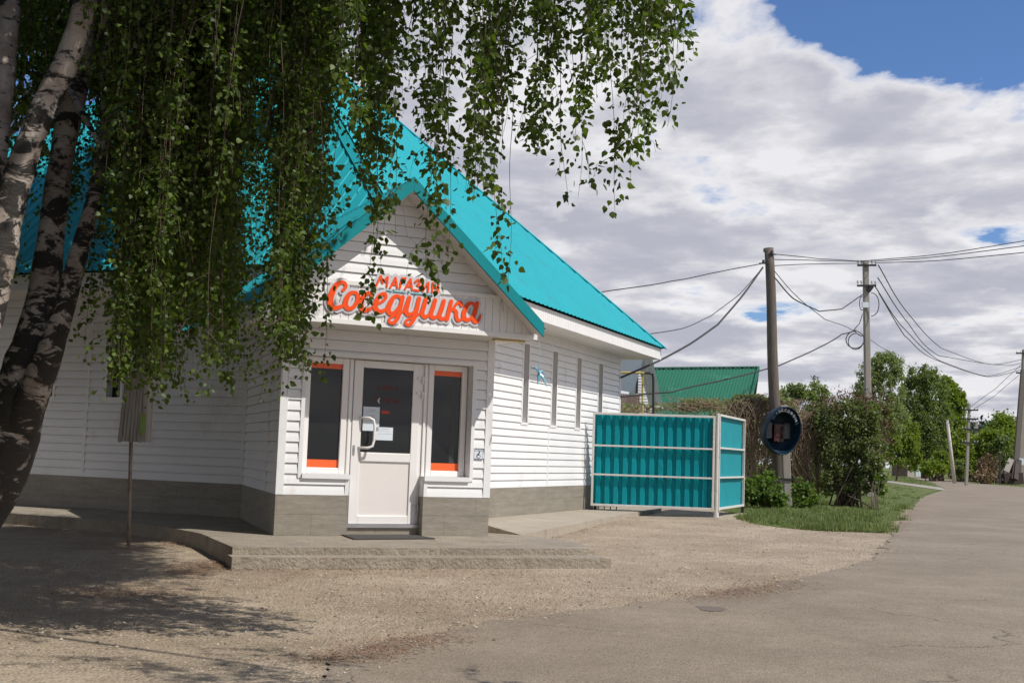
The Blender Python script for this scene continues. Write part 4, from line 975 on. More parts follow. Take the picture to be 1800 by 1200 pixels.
vsb = []; fsb = []
for k, w in enumerate(np.linspace(math.radians(20), math.radians(145), 24)):
    for r_ in (.76, .95): vsb.append(phc+ux*(math.cos(w)*.49*r_)+ZU*(math.sin(w)*.64*r_)+uf*.31)
for k in range(23): fsb.append((2*k, 2*k+2, 2*k+3, 2*k+1))
mb.add(vsb, fsb); mb.build('visor', m_booth, ph)
# ------------------------------------------------------------ neighbours behind
gh_ = empty('green_roof_house', tuple(at(1250, 800, 44)*V3(1, 1, 0)+V3(0, 0, .25)), 'low dark timber house under a plain green metal roof behind the fence', 'house')
A_, B_ = at(1120, 648.5, 46), at(1331, 646.5, 46); Cc, Dd = at(1306, 745, 42.6), at(1085, 752, 42.6)
def corr(mb, A, B, C_, D_, n, h):
    u = (B-A); nn = nrm(np.cross(B-A, D_-A)); nn = nn if nn[2] > 0 else -nn; vs = []
    k = 0
    for i in range(n):
        for t, e in ((0, 0), (.5, 0), (.6, 1), (.9, 1)):
            f = (i+t)/n; vs += [A+(B-A)*f+nn*h*e, D_+(C_-D_)*f+nn*h*e]
    vs += [B, C_]; m = len(vs)//2
    mb.add(vs, [(2*i, 2*i+2, 2*i+3, 2*i+1) for i in range(m-1)])
mb = MB(); corr(mb, A_, B_, Cc, Dd, 38, .02)
A2, B2 = A_+V3(0, 3.4, 0)-ZU*(A_[2]-Dd[2]), B_+V3(.4, 3.4, 0)-ZU*(B_[2]-Cc[2]); corr(mb, A_, B_, B2, A2, 26, .03)
mb.build('roof', m_green, gh_)
mb = MB(); gfr = B_+V3(-.12, 0, -.05)
mb.add([gfr, Cc+V3(-.12, .3, 0), Cc+V3(-.12, .3, -Cc[2]), B2+V3(.2, -.2, -B2[2]), B2+V3(.2, -.2, 0)], [(0, 1, 2, 3, 4)])
mb.quad(Cc+V3(-.12, .3, 0), Dd+V3(.1, .3, 0), Dd*V3(1, 1, 0)+V3(.1, .3, 0), Cc*V3(1, 1, 0)+V3(-.12, .3, 0))
mb.quad(A2+V3(.1, -.2, 0), B2+V3(.2, -.2, 0), B2*V3(1, 1, 0)+V3(.2, -.2, 0), A2*V3(1, 1, 0)+V3(.1, -.2, 0))
mb.build('wall', m_dwood, gh_)
mb = MB(); mb.bar(B_+V3(.05, -.02, 0), Cc+V3(.05, -.02, 0), .08, .16); mb.bar(B_+V3(.05, .02, 0), B2+V3(.05, 0, 0), .08, .16); mb.bar(A_+ZU*.04, B_+ZU*.04, .18, .05); mb.build('bargeboard', m_green, gh_)
# steep gabled white annex with pale grey roof
an = empty('white_gabled_house', tuple(at(1128, 800, 36)*V3(1, 1, 0)+V3(0, 0, .25)), 'narrow white sided gable end with steep pale grey roof planes beside the shop eave', 'house')
YA = 36
ap_ = at(1131, 575, YA)
mb = MB()
gl = [at(1124, 655, YA), at(1112, 692, YA), at(1126, 715, YA), at(1126, 800, YA), at(1143, 800, YA), at(1143, 712, YA)]
wallp = [at(1126, 640, YA), at(1108, 692, YA), at(1118, 800, YA), at(1152, 800, YA), at(1147, 714, YA)]
mb.prism(wallp, V3(.2, 1, 0), .25)
for k in range(14):
    z = at(1120, 655+k*5, YA)[2]; mb.box8([V3(at(1120, 700, YA)[0]-.05, YA-.012, z), V3(at(1142, 700, YA)[0], YA-.012, z), V3(at(1142, 700, YA)[0], YA, z), V3(at(1120, 700, YA)[0]-.05, YA, z), V3(at(1120, 700, YA)[0]-.05, YA-.002, z+.05), V3(at(1142, 700, YA)[0], YA-.002, z+.05), V3(at(1142, 700, YA)[0], YA, z+.05), V3(at(1120, 700, YA)[0]-.05, YA, z+.05)])
mb.build('wall', m_siding, an)
mb = MB(); mb.prism([at(1060, 575, YA-.5), at(1136, 600, YA-.7), at(1131, 631, YA-.7), at(1113, 690, YA-.7), at(1092, 686, YA-.5), at(1060, 684, YA-.4)], V3(.1, 1, 0), .06)
mb.build('roof', m_greysheet, an)
mb = MB(); mb.prism([at(1131, 600, YA-.7), at(1140, 598, YA-.7), at(1165, 714, YA-.7), at(1141, 711, YA-.2), at(1125, 655, YA-.2)], V3(.1, 1, 0), .06)
mb.build('roof', M('grey_roof_underside', (.6, .6, .59), .6), an)
mb = MB(); mb.bar(at(1125, 711, YA-.75), at(1166, 716, YA-.75), .05, .07); mb.build('gutter', m_trim, an)
mb = MB(); a_ = at(1118, 676, YA-.03); mb.box8([a_+V3(x, y, z) for z in (-.26, .26) for x, y in ((0, -.02), (.06, -.02), (.06, 0), (0, 0))]); mb.build('window', m_glass, an)
sh = MB(); a_, b_ = at(1070, 690, 34), at(1125, 694, 34); n = 16
for i in range(n):
    p = a_+(b_-a_)*i/n; r = a_+(b_-a_)*(i+.9)/n; sh.box8([V3(p[0], 34, .2), V3(r[0], 34, .2), V3(r[0], 34.03, .2), V3(p[0], 34.03, .2), V3(p[0], 34, p[2]), V3(r[0], 34, r[2]), V3(r[0], 34.03, r[2]), V3(p[0], 34.03, p[2])])
tag(sh.build('board_fence', M('red_brown_boards', (.20, .14, .11), .8, .25, 3, stretch=(5, 5, 1)), org=V3(a_[0], 34, .25)), 'reddish brown vertical board wall below the pale grey roof', 'fence')
pY = 29
gp_ = empty('gas_pipe', tuple(at(1148, 790, pY)), 'yellow and black gas pipe bent over behind the shop corner', 'pipe')
mb = MB(); mb.tube([at(1085, 654.5, pY), at(1133, 655.5, pY)], .028, 8); mb.tube([at(1129.5, 656, pY+.02), at(1129, 790, pY+.02)], .022, 8); mb.build('yellow_section', m_yellow, gp_)
mb = MB(); mb.tube([at(1133, 655.5, pY), at(1143, 655.5, pY), at(1147, 658, pY), at(1148.3, 664, pY), at(1148.5, 790, pY)], .03, 8); mb.build('black_section', m_black, gp_)
# ------------------------------------------------------------ foliage builders
def leaves(P, size, up=.0, aspect=.75, dirs=None, droop=0):
    """one 4-point folded leaf per point; returns verts, faces"""
    n = len(P); a = rng.normal(0, 1, (n, 3)); 
    if dirs is not None: a = a*.55+dirs
    a[:, 2] -= droop
    a /= np.linalg.norm(a, axis=1)[:, None]
    b = rng.normal(0, 1, (n, 3)); b -= a*(a*b).sum(1)[:, None]; b /= np.linalg.norm(b, axis=1)[:, None]
    s = (size*rng.uniform(.65, 1.25, n))[:, None] if not hasattr(size, 'shape') else size[:, None]
    c = np.cross(a, b); w = s*aspect*.5
    v = np.stack([P, P+a*s*.38+b*w+c*s*.08, P+a*s, P+a*s*.38-b*w+c*s*.08], 1).reshape(-1, 3)
    f = np.arange(4*n).reshape(n, 4); return v, f
def ovate(P, size, dirs):
    n = len(P); a = rng.normal(0, .5, (n, 3))+dirs; a /= np.linalg.norm(a, axis=1)[:, None]
    b = rng.normal(0, 1, (n, 3)); b -= a*(a*b).sum(1)[:, None]; b /= np.linalg.norm(b, axis=1)[:, None]; c = np.cross(a, b)
    s = (np.asarray(size)*rng.uniform(.75, 1.2, n))[:, None]
    prof = [(0, 0, 0), (.14, .33, .07), (.42, .40, .08), (.74, .19, .03), (1, 0, -.06), (.74, -.19, .03), (.42, -.40, .08), (.14, -.33, .07)]
    v = np.stack([P+a*s*u+b*s*w+c*s*h for u, w, h in prof], 1).reshape(-1, 3)
    i = 8*np.arange(n)[:, None]; f = np.concatenate([i+np.array([[0, 1, 2, 3]]), i+np.array([[0, 3, 4, 5]]), i+np.array([[0, 5, 6, 7]])], 0)
    return v, f
def leafobj(name, P, size, mat, parent=None, org=None, **k):
    v, f = leaves(P, size, **k); r = np.repeat(np.clip(rng.normal(.45, .25, len(P)), 0, 1), 4)
    return fastmesh(name, v, f, mat, parent, r, org=org)
def blob(c, r, n, clump=.28, nc=None, fill=.35, low=-.9):
    """points gathered in clumps through an ellipsoid: uneven outline with gaps"""
    c = np.asarray(c, float); r = np.asarray(r, float); nc = nc or max(12, n//70)
    d = rng.normal(0, 1, (nc, 3)); d /= np.linalg.norm(d, axis=1)[:, None]; rad = rng.uniform(fill, 1, nc)**.6
    d[:, 2] = np.maximum(d[:, 2], low); cc = c+d*r*rad[:, None]
    k = rng.integers(0, nc, n); sc = rng.uniform(.5, 1.3, nc)
    return cc[k]+rng.normal(0, 1, (n, 3))*(r.mean()*clump*sc[k])[:, None]*.5, cc
def limbs(mb, base, tips, r0, r1=.01, n=5, trunk_frac=.4, jit=.06, m=6):
    for t in tips:
        t = np.asarray(t, float); b = np.asarray(base, float); L = np.linalg.norm(t-b)
        mid = b+(t-b)*trunk_frac; mid[2] += .12*L*(1-trunk_frac)
        pts = []
        for u in np.linspace(0, 1, m):
            p = (1-u)**2*b+2*u*(1-u)*mid+u*u*t; pts.append(p+rng.normal(0, jit*L*.1, 3)*(0 < u < 1))
        mb.tube(pts, list(np.linspace(r0, r1, m)), n)
def tree(name, base, H, blobs, n, lsize, lm, label, cat_='tree', group=None, trunk_r=.12, bark=None, tr_top=None, stems=1, clump=.28, droop=0, aspect=.75, up0=.15):
    base = V3(*base); e = empty(name, tuple(base), label, cat_, group); mb = MB(); tips = []
    Ps = []; tot = sum(np.prod(np.array(r))**(2/3) for c, r in blobs)
    for c, r in blobs:
        p, cc = blob(c, r, int(n*np.prod(np.array(r))**(2/3)/tot), clump); Ps.append(p); tips += list(cc[:max(5, int(26*np.prod(np.array(r))**(2/3)/tot))])
    if stems == 1:
        top = base+V3(0, 0, H*.8); top[:2] = np.mean([c[:2] for c, r in blobs], axis=0)
        pts = [base+(top-base)*t+V3(*rng.normal(0, .012*H, 2), 0)*(0 < t < 1) for t in np.linspace(0, 1, 8)]
        mb.tube(pts, [trunk_r*(1-t*.85) for t in np.linspace(0, 1, 8)], 8)
        for t in tips:
            f = np.clip((t[2]-base[2])/H*.75, .15, .8); b = base+(top-base)*f; limbs(mb, b, [t], trunk_r*(1-f)*.45+.01, .008, 4)
    else:
        for k, t in enumerate(tips[:stems]): limbs(mb, base+V3(*rng.normal(0, .22, 2), 0)*(H/2.5), [t], trunk_r, .006, 4, .5)
    mb.build('trunk' if stems == 1 else 'stems', bark or m_stem, e, smooth=True)
    leafobj('crown', np.vstack(Ps), lsize, lm, e, droop=droop, aspect=aspect); return e
# lilac at the verge
def W_(px, py, Y): return at(px, py, Y)
def wr(wpx, hpx, Y, dep=None): return (wpx/FPX*Y, (dep if dep else wpx/FPX*Y*.7), hpx/FPX*Y)
lb = gp(1478, 893); lY = 33.5; lb = V3(*(at(1485, 886, lY)[:2]), .24)
lil = tree('lilac_bush', lb, 3.2, [(W_(1470, 770, lY), wr(46, 62, lY)), (W_(1515, 790, lY), wr(34, 60, lY)), (W_(1500, 735, lY), wr(52, 36, lY)), (W_(1440, 745, lY+.6), wr(30, 38, lY)), (W_(1535, 800, lY-.3), wr(26, 40, lY)), (W_(1545, 725, lY), wr(24, 18, lY)), (W_(1532, 832, lY-.4), wr(24, 26, lY)), (W_(1462, 842, lY), wr(30, 28, lY)), (W_(1500, 850, lY), wr(34, 18, lY))],
     21000, .085, m_lilac, 'large many stemmed lilac bush with reddish buds on the grass verge', 'bush', trunk_r=.026, stems=40, clump=.30)
P = np.vstack([blob(W_(1500, 712, lY), wr(70, 22, lY), 1100, .35, 40)[0], blob(W_(1550, 770, lY), wr(20, 60, lY), 450, .35, 26)[0]]); leafobj('flower_buds', P, .07, m_bud, lil)
# leafy bush below the phone
bb = V3(*(at(1345, 888, 30.5)[:2]), .22)
tree('leafy_bush', bb, 1.1, [(W_(1340, 866, 30.5), wr(30, 22, 30.5)), (W_(1320, 872, 30.6), wr(18, 16, 30.5)), (W_(1362, 872, 30.2), wr(16, 18, 30.5)), (W_(1338, 850, 30.7), wr(16, 14, 30.5)), (W_(1312, 852, 30.8), wr(8, 12, 30.5)), (W_(1352, 838, 30.7), wr(9, 12, 30.5)), (W_(1372, 880, 30.2), wr(10, 8, 30.5))], 4600, .095, m_bush, 'fresh light green bush at the foot of the concrete stub post', 'bush', trunk_r=.012, stems=22, clump=.5)
bb = V3(*(at(1412, 888, 31.5)[:2]), .22)
tree('leafy_bush', bb, .8, [(W_(1408, 868, 31.5), wr(18, 22, 31.5)), (W_(1425, 878, 31.5), wr(14, 12, 31.5))], 1300, .09, m_bush, 'small green bush between the concrete stub and the lilac', 'bush', trunk_r=.01, stems=14, clump=.5)
bb = V3(*(at(1535, 880, 31.8)[:2]), .22)
tree('leafy_bush', bb, .8, [(W_(1540, 846, 33), wr(13, 20, 31.5)), (W_(1549, 862, 33), wr(10, 10, 31.5))], 700, .09, m_bush, 'little bright green bush at the right foot of the lilac', 'bush', trunk_r=.01, stems=12)
# dry vines on a fence behind the metal enclosure
def vine(name, Y, spans, n, label, leavesn, stemr=.010, tuft=900, green=0):
    org = at(spans[0][0], spans[0][1], Y); e = empty(name, (org[0], Y, .22), label, 'vine'); mb = MB()
    for i in range(n):
        x0, ya, x1, yb = random.choice(spans)
        px = random.uniform(x0, x1); Yy = Y+random.uniform(-.5, .5)
        p = at(px, ya+random.uniform(-6, 10), Yy); L = random.uniform(.35, 1)*(at(px, ya, Yy)[2]-at(px, yb, Yy)[2]); pts = [p+V3(0, 0, 0)]
        dx = random.gauss(0, .35); a0 = random.uniform(0, .5)
        for u in np.linspace(.1, 1, 8): pts.append(p+V3(dx*math.sin(u*3)+random.uniform(-.03, .03), random.uniform(-.04, .04)-.1*u, a0*math.sin(u*3)*.4-L*u))
        mb.tube(pts, list(np.linspace(stemr, stemr*.4, len(pts))), 3, cap=False)
    for i in range(n//3):
        x0, ya, x1, yb = random.choice(spans); px = random.uniform(x0, x1); p = at(px, ya+random.uniform(-4, 14), Y+random.uniform(-.4, .3)); w = random.uniform(0, 6.28); l = random.uniform(.2, .7)
        d = V3(math.cos(w), -.3, .25*math.sin(w)); mb.tube([p, p+d*l*.5+ZU*.12, p+d*l+ZU*random.uniform(-.25, .1)], [stemr, stemr*.7, stemr*.3], 3, cap=False)
    mb.build('stems', m_vine, e)
    P = []
    for x0, ya, x1, yb in spans:
        k = leavesn//len(spans); px = rng.uniform(x0, x1, k); py = ya+rng.beta(1, 2.2, k)*(yb-ya); Yy = Y+rng.uniform(-.5, .5, k)
        P += [at(a, b, c) for a, b, c in zip(px, py, Yy)]
    leafobj('dry_leaves', np.array(P), .06, m_dry, e, droop=.6)
    if green:
        P = []
        for x0, ya, x1, yb in spans:
            k = green//len(spans); px = rng.uniform(x0, x1, k); py = ya-6+rng.beta(1, 3, k)*24; P += [at(a, b, Y+c) for a, b, c in zip(px, py, rng.uniform(-.4, .6, k))]
        leafobj('green_leaves', np.array(P), .07, m_far1, e)
vine('dry_vine', 33.4, [(1268, 708, 1325, 760), (1290, 700, 1345, 880), (1310, 705, 1350, 850), (1345, 705, 1395, 740)], 330, 'tangled dry brown vine hanging over the hedge behind the metal fence', 1300, green=2200)
vine('dry_vine', 33.9, [(1395, 725, 1440, 880), (1400, 735, 1425, 880), (1425, 745, 1450, 870)], 260, 'curtain of dry brown vine stems between the phone hood and the lilac', 700, green=300)
vine('dry_vine', 31.5, [(1090, 716, 1275, 724), (1200, 708, 1262, 722)], 110, 'low scruffy brown growth showing above the top rail of the metal fence', 300, green=1100)
# dark hedge mass behind vines and phone
hY = 35.2
tree('hedge', V3(*(at(1340, 880, hY)[:2]), .24), 2.6, [(W_(1330, 790, hY), wr(46, 80, hY, .9)), (W_(1375, 790, hY), wr(36, 85, hY, .9)), (W_(1290, 760, hY), wr(50, 45, hY, .8)), (W_(1420, 800, hY+.8), wr(40, 75, hY, .8)), (W_(1380, 855, hY), wr(60, 35, hY, .8))], 13000, .10, m_far2, 'tall dark green hedge behind the phone hood and the dry vines', 'hedge', trunk_r=.03, stems=30, clump=.34)
# wooden fence posts in the vine curtain
for i, (px, w) in enumerate(((1406, .12), (1418, .16), (1437, .10))):
    mb = MB(); p = at(px, 880, 34); t = at(px-2, 752, 34); mb.bar(V3(p[0], 34, .2), t, w, .05, up=V3(0, 1, 0))
    tag(mb.build('fence_post', m_vine, org=V3(p[0], 34, .25)), ['leftmost brown wooden post in the dry vine curtain', 'broad middle brown wooden post in the dry vine curtain', 'slim brown wooden post nearest the lilac stems'][i], 'post', 'posts in the vine curtain')
# trees beyond
def ft(name, px, pyb, Y, blobs, n, ls, lm, label, tr=.12, bark=None, **k):
    b = at(px, pyb, Y); H = max(at(c[0], c[1]-c[3], Y)[2] for c in blobs)-.25
    return tree(name, (b[0], Y, .25), H, [(at(x, y, Y+oy), wr(rx_*1.12, rz_*1.05, Y)) for x, y, rx_, rz_, oy in [(*c, 0) if len(c) == 4 else c for c in blobs]], n, ls, lm, label, 'tree', 'trees beyond the hedge', tr, bark, **k)
ft('shrub_tree', 1395, 850, 42, [(1385, 700, 20, 22), (1405, 688, 18, 20), (1440, 700, 24, 22), (1372, 712, 14, 16)], 3800, .10, m_far1, 'pale loose leafed young tree right of the wooden pole', .06, clump=.4)
sp_e = empty('spruce_tree', (at(1432, 840, 48)[0], 48, .25), 'small dark spruce tip rising above the young trees', 'tree', 'trees beyond the hedge')
mb = MB(); mb.tube([V3(ORG[sp_e][0], 48, .2), at(1431, 660, 48)], [.1, .015], 6); mb.build('trunk', m_stem, sp_e)
P = []; tp_ = at(1431, 662, 48)
for i in range(2600):
    u = rng.uniform(0, 1)**.7; z = tp_[2]-u*3.2; lay = math.floor(z/.28)*.28; r = .12+u*1.0; w = rng.uniform(0, 6.28); rr_ = r*rng.uniform(.2, 1); P.append((tp_[0]+rr_*math.cos(w), 48+rr_*math.sin(w), lay+.1-rr_*.15+rng.normal(0, .04)))
leafobj('crown', np.array(P), .12, m_spruce, sp_e, aspect=.4)
ft('birch_tree', 1548, 830, 95, [(1528, 672, 20, 40), (1560, 650, 24, 32), (1545, 632, 18, 14), (1575, 690, 14, 45), (1518, 712, 18, 40), (1560, 730, 32, 34)], 18000, .21, m_far1, 'tall pale birch with loose hanging foliage behind the lilac', .2, m_bark, droop=1.2, aspect=.5, clump=.30)
ft('willow_tree', 1625, 832, 140, [(1620, 664, 24, 24), (1605, 702, 22, 42), (1640, 700, 24, 48), (1620, 750, 38, 38), (1640, 788, 38, 32), (1656, 745, 20, 36), (1600, 785, 26, 32)], 34000, .33, m_far2, 'large dark rounded tree, tallest behind the lilac', .4, droop=.8, aspect=.5, clump=.28)
ft('poplar_tree', 1672, 832, 150, [(1668, 690, 16, 22), (1680, 714, 17, 24), (1686, 704, 10, 16), (1676, 745, 17, 24), (1672, 790, 18, 28), (1655, 674, 10, 12)], 16000, .37, m_far3, 'bright green tree at the right side of the dark tree', .16, clump=.30)
ft('shrub_tree', 1575, 835, 105, [(1570, 775, 28, 40), (1590, 760, 20, 34), (1606, 800, 14, 26)], 10000, .26, m_far3, 'mid green leafy shrub behind the lilac and the wooden gate', .08, droop=.8, aspect=.5)
for i, (px, py, rx_, rz_, Y, n, mt, lab) in enumerate(((1700, 800, 20, 36, 110, 4200, m_far3, 'bright green bush right of the leaning post'), (1728, 795, 24, 34, 112, 4600, m_far3, 'bright green bush right of the four arm pole'), (1762, 800, 20, 42, 108, 4200, m_far2, 'darker green bush behind the braced pole'),
    (1715, 812, 22, 26, 109, 3000, m_far3, 'low bright green bush between the two lane poles'), (1745, 785, 24, 34, 109, 4600, m_far3, 'bright green bush just left of the tallest rounded tree'), (1690, 785, 18, 30, 109, 3600, m_far3, 'green bush behind the leaning post'), (1765, 760, 24, 36, 110, 5000, m_far3, 'tall bright green rounded tree at the right edge'), (1690, 825, 16, 16, 106, 1500, m_far2, 'low dark bush at the foot of the leaning post'), (1655, 812, 14, 20, 108, 1800, m_far3, 'green bush left of the lane opening'), (1795, 790, 14, 40, 111, 2600, m_far3, 'green bush beyond the right picture edge'), (1640, 822, 22, 10, 102, 1200, m_far3, 'low green growth in front of the dark tree'))):
    Y += 8; b = at(px, 840, Y); tree('bush', (b[0], Y, .25), 3, [(at(px, py, Y), wr(rx_, rz_, Y)), (at(px-rx_*.4, py+rz_*.35, Y-.5), wr(rx_*.7, rz_*.6, Y))], int(n*1.3), .27, mt, lab, 'bush', 'bushes at the far end of the street', trunk_r=.05, stems=16, clump=.34)
b = at(1732, 845, 104); tree('dry_bush', (b[0], 104, .25), 2.6, [(at(1735, 820, 104), wr(15, 22, 104)), (at(1727, 838, 103), wr(20, 9, 104))], 3200, .2, m_dry, 'leafless brown bush beside the far heap of boards', 'bush', None, trunk_r=.03, stems=60, clump=.4)
# forest on the horizon
P = []
for i in range(260):
    px = rng.uniform(1480, 1830); Y = rng.uniform(330, 380); c = at(px, 768+rng.uniform(-3, 8), Y); k = 160
    P.append(c+rng.normal(0, 1, (k, 3))*V3(3.2, 3, 2.0))
P = np.vstack(P); leafobj('forest', P, .9, m_hill, None, org=at(1720, 820, 350)); tag(bpy.data.objects['forest'], kind='stuff')
# far left field hedge to close the horizon behind the shop
# ------------------------------------------------------------ small far things
gt = empty('wooden_gate', tuple(at(1583, 836, 165)), 'dark brown board gate leaf standing at the roadside in front of the trees', 'gate')
mb = MB(); a_, b_ = at(1568, 803, 165), at(1595, 805, 165); lo_ = .25
for i in range(11):
    p = a_+(b_-a_)*i/11; r = a_+(b_-a_)*(i+.88)/11; mb.box8([V3(p[0], 165, lo_), V3(r[0], 165, lo_), V3(r[0], 165.1, lo_), V3(p[0], 165.1, lo_), V3(p[0], 165, p[2]), V3(r[0], 165, r[2]), V3(r[0], 165.1, r[2]), V3(p[0], 165.1, p[2])])
mb.build('boards', m_dwood, gt)
mb = MB(); mb.bar(a_+V3(0, .1, -.35), b_+V3(0, .1, -.35), .14, .2); mb.bar(V3(a_[0], 165.1, lo_+.2), V3(b_[0], 165.1, lo_+.2), .14, .2); mb.build('rail', m_dwood, gt)
mb = MB(); a_, b_ = at(1596, 808, 168), at(1607, 810, 168)
for i in range(5):
    p = a_+(b_-a_)*i/5; r = a_+(b_-a_)*(i+.9)/5; mb.box8([V3(p[0], 168, .2), V3(r[0], 168, .2), V3(r[0], 168.1, .2), V3(p[0], 168.1, .2), V3(p[0], 168, p[2]), V3(r[0], 168, r[2]), V3(r[0], 168.1, r[2]), V3(p[0], 168.1, p[2])])
tag(mb.build('board_fence', m_lwood, org=V3(a_[0], 168, .25)), 'short pale unpainted board panel right of the dark gate', 'fence')
for i, px in enumerate((1612, 1616, 1622)):
    mb = MB(); p = at(px, 830, 172); mb.bar(V3(p[0], 172, .2), at(px, 813, 172), .35, .2, up=V3(0, 1, 0)); tag(mb.build('fence_post', m_paper, org=V3(p[0], 172, .25)), ['left', 'middle', 'right'][i]+' one of three short white posts beyond the pale board panel', 'post', 'white roadside posts')
mb = MB(); p = at(1573, 799, 172); mb.prism([at(1567, 795, 172), at(1580, 794, 172), at(1579, 803, 170), at(1566, 804, 170)], ZU, .1)
mb.bar(V3(p[0], 171, .2), V3(p[0], 171, p[2]-.25), 1, .9, up=V3(0, 1, 0))
tag(mb.build('shed', m_greysheet, org=V3(p[0], 171, .25)), 'small hut with a pale grey sheet roof behind the dark gate', 'shed')
mb = MB(); p = at(1672, 818, 150); mb.box8([V3(p[0]+x, 150+y, z) for z in (.5, 1.7) for x, y in ((-.4, -.1), (.4, -.1), (.4, .1), (-.4, .1))]); mb.bar(V3(p[0]-.3, 150, .2), V3(p[0]-.3, 150, .5), .08, .08, up=V3(0, 1, 0)); mb.bar(V3(p[0]+.3, 150, .2), V3(p[0]+.3, 150, .5), .08, .08, up=V3(0, 1, 0))
tag(mb.build('barrier', m_phone, org=V3(p[0], 150, .25)), 'small red board barrier in the lane by the leaning post', 'barrier')
hp = [((1727, 846.5), (1752, 848), .35, 'long pale board lying flat at the roadside under the brown bush'), ((1752, 850), (1764, 850.5), .3, 'short pale board lying nearest the grass mound')]
for a_, b_, w_, lab in hp:
    A_, B_ = gp(*a_), gp(*b_); B_ = V3(B_[0], A_[1], 0); A_[2] = B_[2] = .34; mb = MB(); mb.bar(A_, B_, w_, .07); tag(mb.build('board', m_lwood, org=A_), lab, 'board', 'boards at the far roadside')
mb = MB(); mb.bar(at(1769, 828, 106), at(1778, 806, 106), .5, .05, up=V3(0, 1, 0)); mb.bar(at(1767, 809, 106), at(1775, 812, 106), .2, .04)
tag(mb.build('board', m_lwood, org=at(1769, 828, 106)), 'pale broken board leaning upright against the dark timber heap', 'board', 'boards at the far roadside')
mb = MB()
for i in range(9):
    a_ = at(1754+i*4.5, 846-i*.5, 106+random.uniform(-.5, .5)); b_ = at(1766+i*3.2, 824-i*2, 107); mb.bar(a_, b_, .4, .16, up=V3(0, 1, 0))
mb.bar(at(1762, 842, 106.5), at(1795, 840, 106.5), 1, 1)
tag(mb.build('timber_heap', m_dwood, org=at(1770, 845, 106)), 'dark heap of old timbers leaning at the foot of the braced pole', 'timber heap')
mb = MB()
for px in (1752.5, 1758): p = at(px, 838, 105); mb.bar(V3(p[0], 105, .2), at(px, 796, 105), .14, .1, up=V3(0, 1, 0))
tag(mb.build('gatepost_pair', m_dwood, org=at(1755, 840, 111)), 'two thin dark stakes standing in the brown bush', 'stakes')
# ------------------------------------------------------------ foreground birches
def trunk(mb, pts, rad, n=16):
    P = [at(*p) for p in pts]; Q = cat([p[:2] for p in P], [p[2] for p in P], 6); R_i = np.interp(np.linspace(0, 1, len(Q)), np.linspace(0, 1, len(rad)), rad)
    R_i = R_i*(1+rng.normal(0, .025, len(Q)))
    mb.tube([V3(*c) for c in Q], list(R_i), n)
tY = 8.6
bB = empty('birch_tree', (at(-150, 1080, tY)[0], tY, 0), 'forked black and white birch whose long leafy strands hang over the shop front', 'tree')
mb = MB()
trunk(mb, [(-175, 1095, tY), (-75, 930, tY), (3, 800, tY), (38, 680, tY), (72, 540, tY+.1), (92, 400, tY+.2), (108, 280, tY+.3), (132, 150, tY+.4), (150, 20, tY+.5), (165, -150, tY+.6), (175, -420, tY+.8)], [.31, .26, .225, .18, .115, .095, .088, .10, .09, .08, .05])
trunk(mb, [(30, 760, tY-.05), (75, 650, tY-.15), (108, 560, tY-.1), (140, 440, tY), (168, 340, tY+.1), (185, 230, tY+.3), (188, 120, tY+.5), (186, -20, tY+.6), (200, -250, tY+.7)], [.13, .10, .075, .065, .055, .045, .04, .035, .02])
trunk(mb, [(108, 150, tY+.2), (130, 170, tY), (150, 210, tY-.2), (172, 250, tY-.3), (178, 290, tY-.3)], [.045, .03, .02, .014, .008], 8)
# big overhead limbs that carry the hanging strands
def limb3(mb, pts, rad, n=10):
    Q = cat([p[:2] for p in pts], [p[2] for p in pts], 6); mb.tube([V3(*c) for c in Q], list(np.interp(np.linspace(0, 1, len(Q)), np.linspace(0, 1, len(rad)), rad)), n)
LB = [[(-3.0, 9.3, 5.8), (-2.2, 10.4, 7.2), (-1.4, 11.4, 8.2), (-.8, 12.2, 8.5)], [(-3.0, 9.0, 5.9), (-1.5, 8.2, 7.0), (.3, 7.2, 7.4)], [(-3.0, 9.1, 4.3), (-2.0, 8.8, 5.3), (-.8, 8.4, 5.8), (.5, 8.1, 5.7), (1.2, 7.9, 5.2)], [(-3.1, 9.0, 4.2), (-2.3, 8.3, 5.1), (-1.3, 8.0, 5.6), (-.3, 7.9, 5.6)], [(-3.0, 9.2, 4.7), (-2.6, 9.6, 5.8), (-1.7, 9.6, 6.5), (-.5, 9.3, 6.6)],
      [(-3.0, 9.0, 5.4), (-3.2, 8.6, 6.6), (-2.7, 8.2, 7.5)], [(-3, 9.2, 5.0), (-3.8, 9.6, 6.2), (-4.6, 9.6, 6.8)], [(-3.0, 9.2, 5.8), (-2.2, 9.2, 7.2), (-1.2, 9.0, 8.0)], [(-2.2, 8.4, 5.2), (-1.0, 7.2, 5.6), (.8, 6.2, 5.6), (2.4, 5.4, 5.3)]]
for b in LB: limb3(mb, b, [.055, .04, .028, .014, .008][:len(b)])
mb.build('trunk', m_bark, bB, smooth=True)
aY = 7.6
bA = empty('birch_tree', (at(-190, 1130, aY)[0], aY, 0), 'leftmost birch, a peach white trunk slanting in from the left picture edge', 'tree')
mb = MB()
trunk(mb, [(-210, 1130, aY), (-150, 930, aY), (-80, 700, aY), (-15, 480, aY), (12, 380, aY), (45, 270, aY), (80, 180, aY), (112, 120, aY), (135, 60, aY), (158, -30, aY), (180, -200, aY), (230, -450, aY+.3)], [.26, .20, .16, .13, .10, .085, .08, .08, .075, .07, .055, .03])
trunk(mb, [(-40, 560, aY+.1), (-25, 380, aY+.3), (-5, 200, aY+.5), (12, 60, aY+.7), (22, -80, aY+.9), (30, -300, aY+1)], [.12, .10, .09, .08, .06, .03])
